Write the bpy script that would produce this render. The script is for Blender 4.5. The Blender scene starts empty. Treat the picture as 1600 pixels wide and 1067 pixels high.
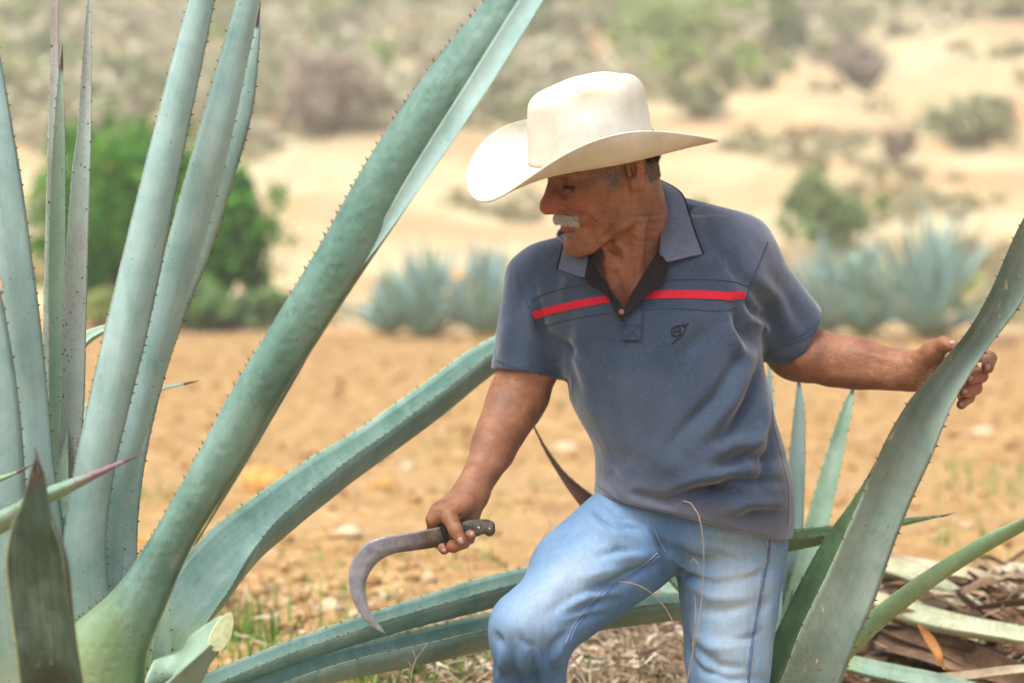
import bpy, math, random
import numpy as np
from mathutils import Vector, Matrix
from mathutils.bvhtree import BVHTree
S = bpy.context.scene
C = S.collection
random.seed(7)
RNG = np.random.RandomState(11)

# ------------------------------------------------------------------ camera, sky, sun, exposure
F, HZ, CAMZ = 3800.0, 330.0, 1.45          # focal length in photo pixels, horizon row, eye height
cam_d = bpy.data.cameras.new('camera'); cam = bpy.data.objects.new('camera', cam_d); C.objects.link(cam)
PITCH = math.atan((533.5 - HZ) / F)
cam.location = (0, 0, CAMZ)
cam.rotation_euler = (math.pi / 2 - PITCH, 0, 0)
cam_d.sensor_width = 36.0
cam_d.lens = 36.0 * F / 1600.0
cam_d.clip_start = 0.05
cam_d.clip_end = 3000
cam_d.dof.use_dof = True
cam_d.dof.focus_distance = 3.66
cam_d.dof.aperture_fstop = 3.3
cam_d.dof.aperture_blades = 0
S.camera = cam

SUN_EL, SUN_ROT = math.radians(60), math.radians(222)
W = bpy.data.worlds.new('World'); S.world = W; W.use_nodes = True
wn = W.node_tree.nodes; wl = W.node_tree.links; wn.clear()
sky = wn.new('ShaderNodeTexSky'); sky.sky_type = 'NISHITA'; sky.sun_disc = False
sky.sun_elevation = SUN_EL; sky.sun_rotation = SUN_ROT
sky.air_density = 1.0; sky.dust_density = 6.0; sky.ozone_density = 0.6
hsv = wn.new('ShaderNodeHueSaturation'); hsv.inputs['Saturation'].default_value = 0.55
bg = wn.new('ShaderNodeBackground'); bg.inputs['Strength'].default_value = 0.14
wo = wn.new('ShaderNodeOutputWorld')
wl.new(sky.outputs[0], hsv.inputs['Color']); wl.new(hsv.outputs[0], bg.inputs['Color']); wl.new(bg.outputs[0], wo.inputs['Surface'])

sd = bpy.data.lights.new('sun', 'SUN'); sun = bpy.data.objects.new('sun', sd); C.objects.link(sun)
sd.energy = 1.4; sd.angle = math.radians(26); sd.color = (1.0, 0.965, 0.91)
# sky rotation is measured clockwise from +Y seen from above
sdir = Vector((math.sin(SUN_ROT) * math.cos(SUN_EL), math.cos(SUN_ROT) * math.cos(SUN_EL), math.sin(SUN_EL)))
sun.rotation_euler = sdir.to_track_quat('Z', 'Y').to_euler()
sun.location = sdir * 50

S.view_settings.view_transform = 'Standard'; S.view_settings.look = 'None'
S.view_settings.gamma = 1.0; S.view_settings.use_curve_mapping = False
S.view_settings.exposure = 1.25
S.render.engine = 'CYCLES'
S.cycles.use_denoising = True
S.cycles.max_bounces = 6; S.cycles.diffuse_bounces = 3; S.cycles.glossy_bounces = 2
S.cycles.transparent_max_bounces = 6

# ------------------------------------------------------------------ helpers
ROT = cam.rotation_euler.to_matrix()
CAM = Vector(cam.location)
def ray(px, py):
    return (ROT @ Vector(((px - 800.0) / F, -(py - 533.5) / F, -1.0)))
def P(px, py, Y):
    """the place Y metres in front of the photographer that the photograph shows at (px, py)"""
    r = ray(px, py); return CAM + r * (Y / r.y)
def Q(px, py, d=0.0):
    return P(px, py, 3.8 + d)
def project(v):
    """numpy (n,3) world -> photo pixels"""
    v = np.asarray(v) - np.array(CAM)
    c = v @ np.array(ROT)          # columns are camera axes
    return 800 + c[:, 0] / -c[:, 2] * F, 533.5 - c[:, 1] / -c[:, 2] * F

def mesh_np(name, verts, faces, smooth=True):
    me = bpy.data.meshes.new(name)
    verts = np.asarray(verts, dtype=np.float32)
    if isinstance(faces, np.ndarray):
        n, k = faces.shape
        me.vertices.add(len(verts)); me.vertices.foreach_set('co', verts.ravel())
        me.loops.add(n * k); me.loops.foreach_set('vertex_index', faces.astype(np.int32).ravel())
        me.polygons.add(n)
        me.polygons.foreach_set('loop_start', np.arange(0, n * k, k, dtype=np.int32))
        me.polygons.foreach_set('loop_total', np.full(n, k, dtype=np.int32))
        me.update(calc_edges=True)
    else:
        me.from_pydata([tuple(map(float, v)) for v in verts], [], faces); me.update()
    if smooth:
        me.polygons.foreach_set('use_smooth', np.ones(len(me.polygons), dtype=bool))
    return me
def obj(name, me, mat=None, parent=None):
    o = bpy.data.objects.new(name, me); C.objects.link(o)
    if mat is not None:
        me.materials.clear(); me.materials.append(mat)
    if parent is not None:
        o.parent = parent
        o.matrix_parent_inverse = parent_inv(parent)
    return o
def parent_inv(p):
    # vertices are kept in place coordinates; only Empties carry an offset
    return Matrix.Translation(-Vector(p.location)) if p.type == 'EMPTY' else Matrix.Identity(4)
def empty(name, loc, label=None, cat=None, group=None):
    o = bpy.data.objects.new(name, None); C.objects.link(o); o.location = loc
    o.empty_display_size = 0.1
    return tag(o, label, cat, group)
def tag(o, label=None, cat=None, group=None, kind=None):
    if label: o['label'] = label
    if cat: o['category'] = cat
    if group: o['group'] = group
    if kind: o['kind'] = kind
    return o
def vcol(me, name, arr):
    """arr (n,) or (n,3) per vertex"""
    a = np.asarray(arr, dtype=np.float32)
    if a.ndim == 1: a = np.stack([a] * 3, 1)
    a = np.concatenate([a, np.ones((len(a), 1), np.float32)], 1)
    at = me.color_attributes.new(name, 'FLOAT_COLOR', 'POINT'); at.data.foreach_set('color', a.ravel())

# value noise
def _h(ix, iy, iz):
    n = (ix * 374761393 + iy * 668265263 + iz * 1274126177) & 0x7fffffff
    n = ((n ^ (n >> 13)) * 1274126177) & 0x7fffffff
    return ((n ^ (n >> 16)) & 0xffff) / 65535.0
def vnoise(x, y, z=0.0):
    x, y, z = np.broadcast_arrays(np.asarray(x, float), np.asarray(y, float), np.asarray(z, float))
    ix, iy, iz = np.floor(x).astype(np.int64), np.floor(y).astype(np.int64), np.floor(z).astype(np.int64)
    fx, fy, fz = x - ix, y - iy, z - iz
    fx, fy, fz = [f * f * (3 - 2 * f) for f in (fx, fy, fz)]
    r = 0
    for dx in (0, 1):
        for dy in (0, 1):
            for dz in (0, 1):
                w = (fx if dx else 1 - fx) * (fy if dy else 1 - fy) * (fz if dz else 1 - fz)
                r = r + w * _h(ix + dx, iy + dy, iz + dz)
    return r * 2 - 1
def fbm(x, y, z=0.0, o=4):
    r, a, s = 0, 0.5, 1.0
    for k in range(o):
        r = r + a * vnoise(x * s + 17.3 * k, y * s - 9.1 * k, np.asarray(z) * s); a *= 0.5; s *= 2.03
    return r

def catmull(pts, n):
    """pts (k,m) -> (n,m), parameter by chord length of the first three"""
    p = np.asarray(pts, float)
    d = np.r_[0, np.cumsum(np.maximum(1e-6, np.linalg.norm(np.diff(p[:, :min(3, p.shape[1])], axis=0), axis=1)))]
    t = np.linspace(0, d[-1], n); out = np.zeros((n, p.shape[1]))
    m = np.zeros_like(p)
    m[1:-1] = (p[2:] - p[:-2]) / (d[2:] - d[:-2])[:, None]
    m[0] = (p[1] - p[0]) / (d[1] - d[0]); m[-1] = (p[-1] - p[-2]) / (d[-1] - d[-2])
    i = np.clip(np.searchsorted(d, t, side='right') - 1, 0, len(p) - 2)
    h = (d[i + 1] - d[i]); s = (t - d[i]) / h; s = s[:, None]; h = h[:, None]
    out = (2*s**3 - 3*s**2 + 1)*p[i] + (s**3 - 2*s**2 + s)*h*m[i] + (-2*s**3 + 3*s**2)*p[i+1] + (s**3 - s**2)*h*m[i+1]
    return out
def nrm(v):
    v = np.asarray(v, float); return v / np.maximum(1e-9, np.linalg.norm(v, axis=-1, keepdims=True))

# ------------------------------------------------------------------ material helper
class Mat:
    def __init__(s, name, rough=0.7, spec=0.4):
        s.m = bpy.data.materials.new(name); s.m.use_nodes = True
        s.n = s.m.node_tree.nodes; s.l = s.m.node_tree.links
        s.b = s.n['Principled BSDF']; s.b.inputs['Roughness'].default_value = rough
        s.b.inputs['Specular IOR Level'].default_value = spec
        s.co = s.n.new('ShaderNodeTexCoord')
    def lk(s, a, b): s.l.new(a, b)
    def val(s, x, sock):
        if hasattr(x, 'links'): s.lk(x, sock)
        else:
            if isinstance(x, (tuple, list)) and len(x) == 3: x = (*x, 1)
            sock.default_value = x
    def coords(s, kind='Object', scale=(1, 1, 1), rot=(0, 0, 0)):
        mp = s.n.new('ShaderNodeMapping'); mp.inputs['Scale'].default_value = scale; mp.inputs['Rotation'].default_value = rot
        s.lk(s.co.outputs[kind], mp.inputs['Vector']); return mp.outputs[0]
    def noise(s, scale, detail=4, rough=0.55, vec=None, dist=0):
        t = s.n.new('ShaderNodeTexNoise'); t.inputs['Scale'].default_value = scale; t.inputs['Detail'].default_value = detail
        t.inputs['Roughness'].default_value = rough; t.inputs['Distortion'].default_value = dist
        s.lk(vec if vec is not None else s.co.outputs['Object'], t.inputs['Vector']); return t.outputs['Fac']
    def voro(s, scale, vec=None, out='Distance', rnd=1.0, feature='F1'):
        t = s.n.new('ShaderNodeTexVoronoi'); t.feature = feature; t.inputs['Scale'].default_value = scale; t.inputs['Randomness'].default_value = rnd
        s.lk(vec if vec is not None else s.co.outputs['Object'], t.inputs['Vector']); return t.outputs[out]
    def ramp(s, f, stops, interp='LINEAR'):
        r = s.n.new('ShaderNodeValToRGB'); r.color_ramp.interpolation = interp
        e = r.color_ramp.elements
        while len(e) < len(stops): e.new(0.5)
        for k, (p, c) in enumerate(stops):
            e[k].position = p
            e[k].color = (*c, 1) if isinstance(c, (tuple, list)) else (c, c, c, 1)
        s.lk(f, r.inputs[0]); return r.outputs[0]
    def mix(s, f, a, b, mode='MIX'):
        r = s.n.new('ShaderNodeMix'); r.data_type = 'RGBA'; r.blend_type = mode
        s.val(f, r.inputs[0]); s.val(a, r.inputs[6]); s.val(b, r.inputs[7]); return r.outputs[2]
    def math(s, op, a, b=0.0, c=None):
        r = s.n.new('ShaderNodeMath'); r.operation = op; s.val(a, r.inputs[0]); s.val(b, r.inputs[1])
        if c is not None: s.val(c, r.inputs[2])
        return r.outputs[0]
    def attr(s, name, out='Color'):
        a = s.n.new('ShaderNodeAttribute'); a.attribute_name = name; return a.outputs[out]
    def island(s):
        return s.n.new('ShaderNodeNewGeometry').outputs['Random Per Island']
    def uv(s):
        x = s.n.new('ShaderNodeSeparateXYZ'); s.lk(s.co.outputs['UV'], x.inputs[0]); return x.outputs[0], x.outputs[1]
    def bump(s, h, strength=0.3, dist=0.001, prev=None):
        b = s.n.new('ShaderNodeBump'); b.inputs['Strength'].default_value = strength; b.inputs['Distance'].default_value = dist
        s.lk(h, b.inputs['Height'])
        if prev is not None: s.lk(prev, b.inputs['Normal'])
        s.lk(b.outputs[0], s.b.inputs['Normal']); return b.outputs[0]
    def col(s, c): s.val(c, s.b.inputs['Base Color']); return s
    def rough(s, r): s.val(r, s.b.inputs['Roughness']); return s
def flat_mat(name, c, rough=0.7, spec=0.3, var=0.25, scale=60):
    m = Mat(name, rough, spec)
    n = m.noise(scale, 4)
    lo = tuple(x * (1 - var) for x in c); hi = tuple(min(1, x * (1 + var)) for x in c)
    m.col(m.ramp(n, [(0.3, lo), (0.7, hi)])); m.bump(n, 0.25, 0.001)
    return m.m
# ------------------------------------------------------------------ terrain
_YK = np.array([0, 5, 15, 25, 28, 33, 40, 50, 60, 80, 110, 150, 250, 420])
_ZK = np.array([.57, .57, .39, .20, .16, .25, .72, 1.6, 2.75, 5.9, 12.4, 24., 46., 60.])
def smooth(a, b, x):
    t = np.clip((x - a) / (b - a), 0, 1); return t * t * (3 - 2 * t)
def ground_h(x, y, fine=True):
    x = np.asarray(x, float); y = np.asarray(y, float)
    z = np.interp(y, _YK, _ZK)
    # step of earth under the raised foot, and the furrow in which the photographer and the man's back foot stand
    yb = 2.45 + 1.15 * smooth(-0.35, 0.0, x) + 0.25 * smooth(0.05, 0.45, x) - 1.0 * smooth(0.8, 1.6, x)
    s = smooth(0, 0.8, y - yb)
    z = z * s + 0.02 * (1 - s)
    z = z + np.maximum(0.27 - z, 0) * np.exp(-(np.hypot(x + 0.02, y - 3.66) / 0.27) ** 4)
    far = smooth(26, 60, y)
    z = z + far * (1.3 * fbm(x * 0.05, y * 0.05, 3.1) + 0.25 * fbm(x * 0.3, y * 0.3, 1.7)) * smooth(26, 90, y) * 2.0
    gully = np.abs(fbm(x * 0.045 + 2, y * 0.02, 8.8)); z = z - far * 1.2 * np.exp(-(gully / 0.05) ** 2) * smooth(35, 70, y)
    if fine:
        n = 1 - far
        track = np.exp(-((y - 7.2 - 0.05 * x) / 0.24) ** 2) + np.exp(-((y - 8.6 - 0.05 * x) / 0.26) ** 2)
        z = z + n * (0.030 * fbm(x * 2.2, y * 2.2, 0.3) + (0.026 * fbm(x * 9, y * 9, 5.0) + 0.014 * fbm(x * 26, y * 26, 2.0)) * (1 - 0.8 * np.clip(track, 0, 1)))
        z = z - n * 0.03 * track
    return z
def build_ground():
    ys = np.concatenate([np.linspace(-40, 2.4, 40), np.linspace(2.5, 4.6, 60), 4.6 + (28 - 4.6) * np.linspace(0, 1, 330)[1:] ** 1.6,
                         28 + (420 - 28) * np.linspace(0, 1, 260)[1:] ** 1.7])
    n = 380
    u = np.linspace(-1, 1, n)
    u = np.sign(u) * (0.22 * np.abs(u) + 0.78 * np.abs(u) ** 5)
    half = np.interp(ys, [-40, 3, 6, 25, 60, 150, 420], [40, 16, 16, 40, 90, 190, 340])
    X = u[None, :] * half[:, None]; Y = np.repeat(ys[:, None], n, 1)
    Z = ground_h(X, Y)
    v = np.stack([X, Y, Z], -1).reshape(-1, 3)
    i = np.arange(len(ys) - 1)[:, None] * n + np.arange(n - 1)[None, :]
    f = np.stack([i, i + 1, i + n + 1, i + n], -1).reshape(-1, 4)
    me = mesh_np('ground', v, f)
    tr = np.exp(-((v[:, 1] - 7.2 - .05 * v[:, 0]) / .26) ** 2) + np.exp(-((v[:, 1] - 8.6 - .05 * v[:, 0]) / .3) ** 2); vcol(me, 'track', np.clip(tr * (.6 + .8 * fbm(v[:, 0] * 1.5, v[:, 1] * 6, 4.4)), 0, 1))
    m = Mat('dry_earth', 0.95, 0.15)
    sep = m.n.new('ShaderNodeSeparateXYZ'); m.lk(m.co.outputs['Object'], sep.inputs[0])
    y = sep.outputs[1]
    n1 = m.noise(1.6, 6, 0.6); n2 = m.noise(14, 6, 0.65); n3 = m.noise(0.12, 5, 0.6); n4 = m.noise(60, 3, 0.6)
    field = m.ramp(n2, [(0.30, (0.115, 0.06, 0.022)), (0.42, (0.30, 0.18, 0.07)), (0.54, (0.42, 0.27, 0.118)), (0.68, (0.54, 0.40, 0.225))])
    field = m.mix(m.ramp(n1, [(0.38, 0.0), (0.62, 0.55)]), field, (0.40, 0.25, 0.105))
    field = m.mix(m.ramp(m.noise(4.5, 5, .7), [(0.50, 0.0), (0.68, 0.6)]), field, (0.19, 0.10, 0.038))
    field = m.mix(m.ramp(n4, [(0.62, 0.0), (0.72, 0.6)]), field, (0.45, 0.35, 0.22))
    field = m.mix(m.math('MULTIPLY', m.attr('track'), 0.75), field, (0.38, 0.26, 0.135))
    hill = m.ramp(n3, [(0.43, (0.54, 0.31, 0.155)), (0.52, (0.54, 0.44, 0.255)), (0.58, (0.58, 0.49, 0.305))])
    hill = m.mix(m.ramp(m.noise(0.45, 6, 0.75), [(0.46, 0.0), (0.58, 0.8)]), hill, (0.37, 0.31, 0.18))
    hill = m.mix(m.ramp(m.noise(1.7, 6, 0.75), [(0.54, 0.0), (0.66, 0.8)]), hill, (0.36, 0.24, 0.12))
    hill = m.mix(m.ramp(m.noise(0.9, 5, 0.75), [(0.60, 0.0), (0.72, 0.6)]), hill, (0.70, 0.64, 0.50))
    ymix = m.math('ADD', m.math('MULTIPLY', m.math('SUBTRACT', y, 24.2), 0.6), m.math('MULTIPLY', m.math('SUBTRACT', n1, 0.5), 1.5))
    ymix = m.ramp(ymix, [(0.0, 0.0), (1.0, 1.0)])
    m.col(m.mix(ymix, field, hill))
    m.bump(n2, 0.9, 0.03)
    o = obj('ground', me, m.m); tag(o, kind='structure')
    return o
build_ground()
def on_ground(x, y): return Vector((x, y, float(ground_h(x, y))))

# small stones and clods, rough icosahedra
def ico():
    t = (1 + 5 ** .5) / 2
    v = nrm(np.array([(-1,t,0),(1,t,0),(-1,-t,0),(1,-t,0),(0,-1,t),(0,1,t),(0,-1,-t),(0,1,-t),(t,0,-1),(t,0,1),(-t,0,-1),(-t,0,1)], float))
    f = np.array([(0,11,5),(0,5,1),(0,1,7),(0,7,10),(0,10,11),(1,5,9),(5,11,4),(11,10,2),(10,7,6),(7,1,8),(3,9,4),(3,4,2),(3,2,6),(3,6,8),(3,8,9),(4,9,5),(2,4,11),(6,2,10),(8,6,7),(9,8,1)])
    return v, f
ICV, ICF = ico()
def scatter_clods(n):
    V, Fc = [], []
    for k in range(n):
        y = 4.75 + (26 - 4.75) * RNG.rand() ** 1.25
        x = (RNG.rand() * 2 - 1) * (0.24 * y + 0.4)
        s = 0.006 + 0.022 * RNG.rand() ** 4.5 * (1.5 if y > 9 else 1)
        if abs(y - 7.2 - .05 * x) < .26 or abs(y - 8.6 - .05 * x) < .26: s *= 0.45
        q = nrm(RNG.randn(3, 3)); sc = s * np.array([1, .75 + .4 * RNG.rand(), .55 + .3 * RNG.rand()])
        v = ICV * (0.75 + 0.5 * RNG.rand(12))[:, None] * sc
        a = RNG.rand() * 6.28; c_, s_ = math.cos(a), math.sin(a)
        v = v @ np.array([[c_, -s_, 0], [s_, c_, 0], [0, 0, 1]])
        V.append(v + np.array([x, y, float(ground_h(x, y)) + 0.25 * s])); Fc.append(ICF + 12 * k)
    return np.concatenate(V), np.concatenate(Fc)
v, f = scatter_clods(9000)
m = Mat('clod_earth', 0.95, 0.1)
isl = m.island()
m.col(m.mix(m.ramp(m.noise(40, 4), [(0.3, 0.0), (0.7, 0.5)]), m.ramp(isl, [(0.0, (0.18, 0.09, 0.035)), (0.35, (0.30, 0.17, 0.07)), (0.6, (0.38, 0.235, 0.11)), (0.88, (0.44, 0.31, 0.16)), (1.0, (0.52, 0.43, 0.29))]), (0.38, 0.22, 0.10)))
M_CLOD = m.m
tag(obj('gravel', mesh_np('gravel', v, f, False), M_CLOD), 'loose orange clods and pebbles strewn over the dry field', kind='stuff')

# single stones that can be pointed out
def rock(px, py, w, h, label, col, seed):
    r = np.random.RandomState(seed)
    # find the ground under the pixel
    for Y in np.linspace(4.6, 80, 1600):
        p = P(px, py + h * 0.4, Y)
        if p.z < float(ground_h(p.x, p.y, False)) + 0.01: break
    sc = Y / F
    v = ICV.copy(); f = ICF
    # one subdivision
    vl = [tuple(x) for x in v]; cache = {}; nf = []
    def mid(a, b):
        k = (min(a, b), max(a, b))
        if k not in cache:
            m_ = nrm((np.array(vl[a]) + np.array(vl[b])) / 2); vl.append(tuple(m_)); cache[k] = len(vl) - 1
        return cache[k]
    for a, b, c in f:
        ab, bc, ca = mid(a, b), mid(b, c), mid(c, a); nf += [(a, ab, ca), (b, bc, ab), (c, ca, bc), (ab, bc, ca)]
    v = np.array(vl); v = v * (1 + 0.28 * fbm(v[:, 0] * 1.6 + seed, v[:, 1] * 1.6, v[:, 2] * 1.6)[:, None] * 2)
    v = v * np.array([w * sc / 2, w * sc / 2 * 0.8, h * sc * 0.62])
    o = obj('rock', mesh_np('rock', v, np.array(nf), False), col)
    o.location = (p.x, p.y, float(ground_h(p.x, p.y)) + h * sc * 0.15)
    tag(o, label, 'rock')
M_ROCK = flat_mat('pale_stone', (0.52, 0.42, 0.28), 0.9, 0.2, 0.2, 30)
M_ROCKD = flat_mat('orange_clod', (0.48, 0.27, 0.09), 0.95, 0.1, 0.35, 25)
M_ROCKB = flat_mat('brown_stone', (0.24, 0.15, 0.09), 0.9, 0.2, 0.3, 30)
rock(517, 940, 46, 30, 'flat pale peach stone lying on the field behind the sickle blade', M_ROCK, 1)
rock(412, 738, 78, 50, 'large orange clod of earth behind the lower right leaf of the big agave', M_ROCKD, 2)
rock(598, 737, 48, 22, 'orange clod left of the forearm that holds the sickle', M_ROCKD, 3)
rock(636, 722, 26, 14, 'small cream stone just left of the forearm that holds the sickle', M_ROCK, 4)
rock(545, 838, 46, 18, 'cream stone above the curved blade of the sickle', M_ROCK, 5)
rock(885, 688, 40, 20, 'pale stone between the forearm and the shirt hem', M_ROCK, 6)
rock(425, 912, 30, 22, 'dark brown stone among weeds right of the big agave base', M_ROCKB, 7)
rock(1535, 672, 40, 20, 'pale stone below the fingers gripping the leaf, right edge of field', M_ROCK, 8)
rock(1405, 548 - 6, 26, 14, 'small grey stone at the foot of the far agaves left of the thumb', M_ROCKB, 9)
rock(555, 950, 22, 16, 'small pale stone touching the inner side of the sickle hook', M_ROCK, 10)
rock(1560, 530, 60, 26, 'grey brown stone heap at the field edge right of the gripping hand', M_ROCKB, 12)
rock(235, 838, 50, 20, 'low orange clod between the upright leaves and the diagonal leaf', M_ROCKD, 13)
# ------------------------------------------------------------------ background vegetation
def quads_from(centers, size, aspect=1.6, bend=None, up=0.0, rs=RNG):
    n = len(centers)
    d = nrm(rs.randn(n, 3) + np.array([0, 0, up])); e = nrm(np.cross(d, rs.randn(n, 3)))
    s = (size * (0.6 + 0.8 * rs.rand(n)))[:, None] if np.isscalar(size) else (size * (0.6 + 0.8 * rs.rand(n)))[:, None]
    a = centers - d * s * aspect * .5; b = centers + d * s * aspect * .5
    v = np.stack([a, centers - e * s * .5, b, centers + e * s * .5], 1).reshape(-1, 3)
    return v, np.arange(4 * n).reshape(-1, 4)
def foliage_points(n, blobs, rs, shell=0.45):
    """points in clumps spread through a set of ellipsoidal blobs (cx,cy,cz,rx,ry,rz)"""
    w = np.array([b[3] * b[4] * b[5] for b in blobs]) ** 0.67; w /= w.sum()
    nc = max(10, n // 26)
    idx = rs.choice(len(blobs), nc, p=w); B = np.array(blobs)[idx]
    d = nrm(rs.randn(nc, 3)); r = (shell + (1 - shell) * rs.rand(nc) ** .5)[:, None] * (0.82 + 0.3 * rs.rand(nc))[:, None]
    cc = B[:, :3] + d * r * B[:, 3:]
    k = rs.randint(0, nc, n)
    sg = 0.13 * B[k, 3:].mean(1)[:, None]
    return cc[k] + rs.randn(n, 3) * sg
def leaf_mat(name, stops, rough=0.6, trans=0.25):
    m = Mat(name, rough, 0.25)
    isl = m.island()
    c = m.ramp(m.math('ADD', m.math('MULTIPLY', isl, 0.7), m.math('MULTIPLY', m.noise(1.1, 3), 0.3)), stops)
    m.col(c)
    t = m.n.new('ShaderNodeBsdfTranslucent'); m.lk(c, t.inputs[0])
    mx = m.n.new('ShaderNodeMixShader'); mx.inputs[0].default_value = trans
    m.lk(m.b.outputs[0], mx.inputs[1]); m.lk(t.outputs[0], mx.inputs[2])
    m.lk(mx.outputs[0], m.n['Material Output'].inputs[0])
    return m.m
G_FRESH = leaf_mat('fresh_leaves', [(0.1, (0.012, 0.07, 0.004)), (0.5, (0.05, 0.21, 0.012)), (0.9, (0.17, 0.42, 0.035))], 0.55, 0.2)
G_OLIVE = leaf_mat('olive_leaves', [(0.1, (0.26, 0.29, 0.14)), (0.5, (0.38, 0.41, 0.22)), (0.9, (0.50, 0.51, 0.32))], 0.7, 0.3)
G_LIME = leaf_mat('lime_leaves', [(0.1, (0.27, 0.36, 0.10)), (0.5, (0.41, 0.50, 0.17)), (0.9, (0.52, 0.58, 0.27))], 0.7, 0.35)
G_GREENISH = leaf_mat('greenish_leaves', [(0.1, (0.12, 0.19, 0.07)), (0.5, (0.22, 0.32, 0.12)), (0.9, (0.36, 0.44, 0.20))], 0.7, 0.3)
G_DRY = leaf_mat('dry_twigs_and_leaves', [(0.1, (0.44, 0.41, 0.27)), (0.5, (0.60, 0.56, 0.40)), (0.9, (0.70, 0.66, 0.51))], 0.9, 0.2)
G_BROWN = leaf_mat('brown_dead_twigs', [(0.1, (0.30, 0.23, 0.18)), (0.5, (0.44, 0.36, 0.28)), (0.9, (0.56, 0.47, 0.38))], 0.9, 0.2)
M_BARK = flat_mat('grey_bark', (0.20, 0.15, 0.11), 0.9, 0.2, 0.4, 20)

def tube(points, radii, n=7):
    """tapered tube along points -> (verts, quads)"""
    p = np.asarray(points, float); r = np.asarray(radii, float)
    t = nrm(np.gradient(p, axis=0)); a = np.array([0.31, 0.42, 0.85])
    u = nrm(np.cross(t, a)); w = np.cross(t, u)
    th = np.linspace(0, 2 * np.pi, n, endpoint=False)
    v = p[:, None, :] + r[:, None, None] * (np.cos(th)[None, :, None] * u[:, None, :] + np.sin(th)[None, :, None] * w[:, None, :])
    k = len(p); i = np.arange(k - 1)[:, None] * n + np.arange(n)[None, :]; j = np.arange(k - 1)[:, None] * n + (np.arange(n) + 1)[None, :] % n
    return v.reshape(-1, 3), np.stack([i, j, j + n, i + n], -1).reshape(-1, 4)
def merge(parts):
    V, Fq, o = [], [], 0
    for v, f in parts:
        V.append(v); Fq.append(f + o); o += len(v)
    return np.concatenate(V), np.concatenate(Fq)

def shrub(name, px, py_base, Y, w_px, h_px, mat, label, cat='shrub', n=2600, leaf=None, seed=0, blobs=7, extra=None, group=None, deep=1.0):
    """a bush whose foot stands on the ground at column px, Y metres away"""
    rs = np.random.RandomState(seed + 100)
    sc = Y / F
    p = P(px, py_base, Y); base = Vector((p.x, Y, float(ground_h(p.x, Y))))
    w, h = w_px * sc, h_px * sc
    root = empty(name, base, label, cat, group)
    bl = []
    for k in range(blobs):
        a = rs.rand() * 6.28; rr = 0.55 * rs.rand() ** .5
        z = h * (0.30 + 0.42 * rs.rand())
        rad = (0.22 + 0.12 * rs.rand())
        bl.append((math.cos(a) * rr * w * .62, math.sin(a) * rr * w * .62 * deep, z, w * rad, w * rad * deep, h * rad * 1.05))
    pts = foliage_points(n, bl, rs)
    pts = pts[pts[:, 2] > 0.02 * h]
    v, f = quads_from(pts, leaf or max(0.03, 7 * sc), 1.7, rs=rs)
    o = obj('foliage', mesh_np('foliage', v + np.array(base), f, False), mat, root)
    tb = []
    for k in range(5):
        b = bl[k % len(bl)]; e = np.array(b[:3]) * np.array([1, 1, 1.1])
        s0 = np.array([0.04 * w * rs.randn(), 0.04 * w * rs.randn(), -0.05])
        mid = (s0 + e) / 2 + rs.randn(3) * 0.06 * w
        pp = catmull(np.array([s0, mid, e]), 7); tb.append(tube(pp, np.linspace(0.018 * w + .004, 0.004 * w, 7), 6))
    tv, tf = merge(tb)
    obj('trunk', mesh_np('trunk', tv + np.array(base), tf), M_BARK, root)
    if extra: extra(root, base, bl, rs, w, h)
    return root
def flowers(root, base, bl, rs, w, h):
    m = flat_mat('orange_flower', (0.75, 0.30, 0.06), 0.6)
    for k in range(9):
        b = bl[k % len(bl)]; d = nrm(np.array([rs.randn() * .6, -1, rs.randn() * .5])); c = np.array(b[:3]) + d * np.array(b[3:]) * 1.02
        vs = ICV * np.array([.028, .028, .022]) * (0.8 + 0.3 * rs.rand(12))[:, None]
        obj('flower', mesh_np('flower', vs + c + np.array(base), ICF), m, root)
def GH(px, Y): return float(ground_h(P(px, 400, Y).x, Y, False))
def row(px, Y):      # pixel row of the ground at this distance
    return HZ + (CAMZ - GH(px, Y)) * F / Y

G_SAGE = leaf_mat('sage_leaves', [(0.1, (0.09, 0.19, 0.06)), (0.5, (0.18, 0.32, 0.11)), (0.9, (0.28, 0.43, 0.21))], 0.7, 0.3)
shrub('green_bush', 200, 480, 26.5, 330, 330, G_FRESH, 'tall fresh green bush with orange flowers behind the upright agave leaves', 'bush', 9000, 0.07, 1, 11, flowers)
shrub('green_bush', 352, 470, 26.0, 300, 270, G_FRESH, 'lower fresh green bush between the upright leaves and the diagonal leaf', 'bush', 5000, 0.07, 2, 8, flowers)
shrub('grassy_shrub', 330, 515, 25.2, 150, 84, G_SAGE, 'low grassy green shrub at the field edge under the green bushes', 'shrub', 2200, 0.05, 3, 6)
shrub('grassy_shrub', 410, 515, 25.4, 130, 70, G_SAGE, 'low grassy shrub at the field edge touching the diagonal leaf', 'shrub', 1800, 0.05, 4, 6)
shrub('grassy_shrub', 158, 505, 25.0, 80, 78, G_LIME, 'low grassy shrub seen between two upright agave leaves', 'shrub', 1500, 0.05, 5, 5)
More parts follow.
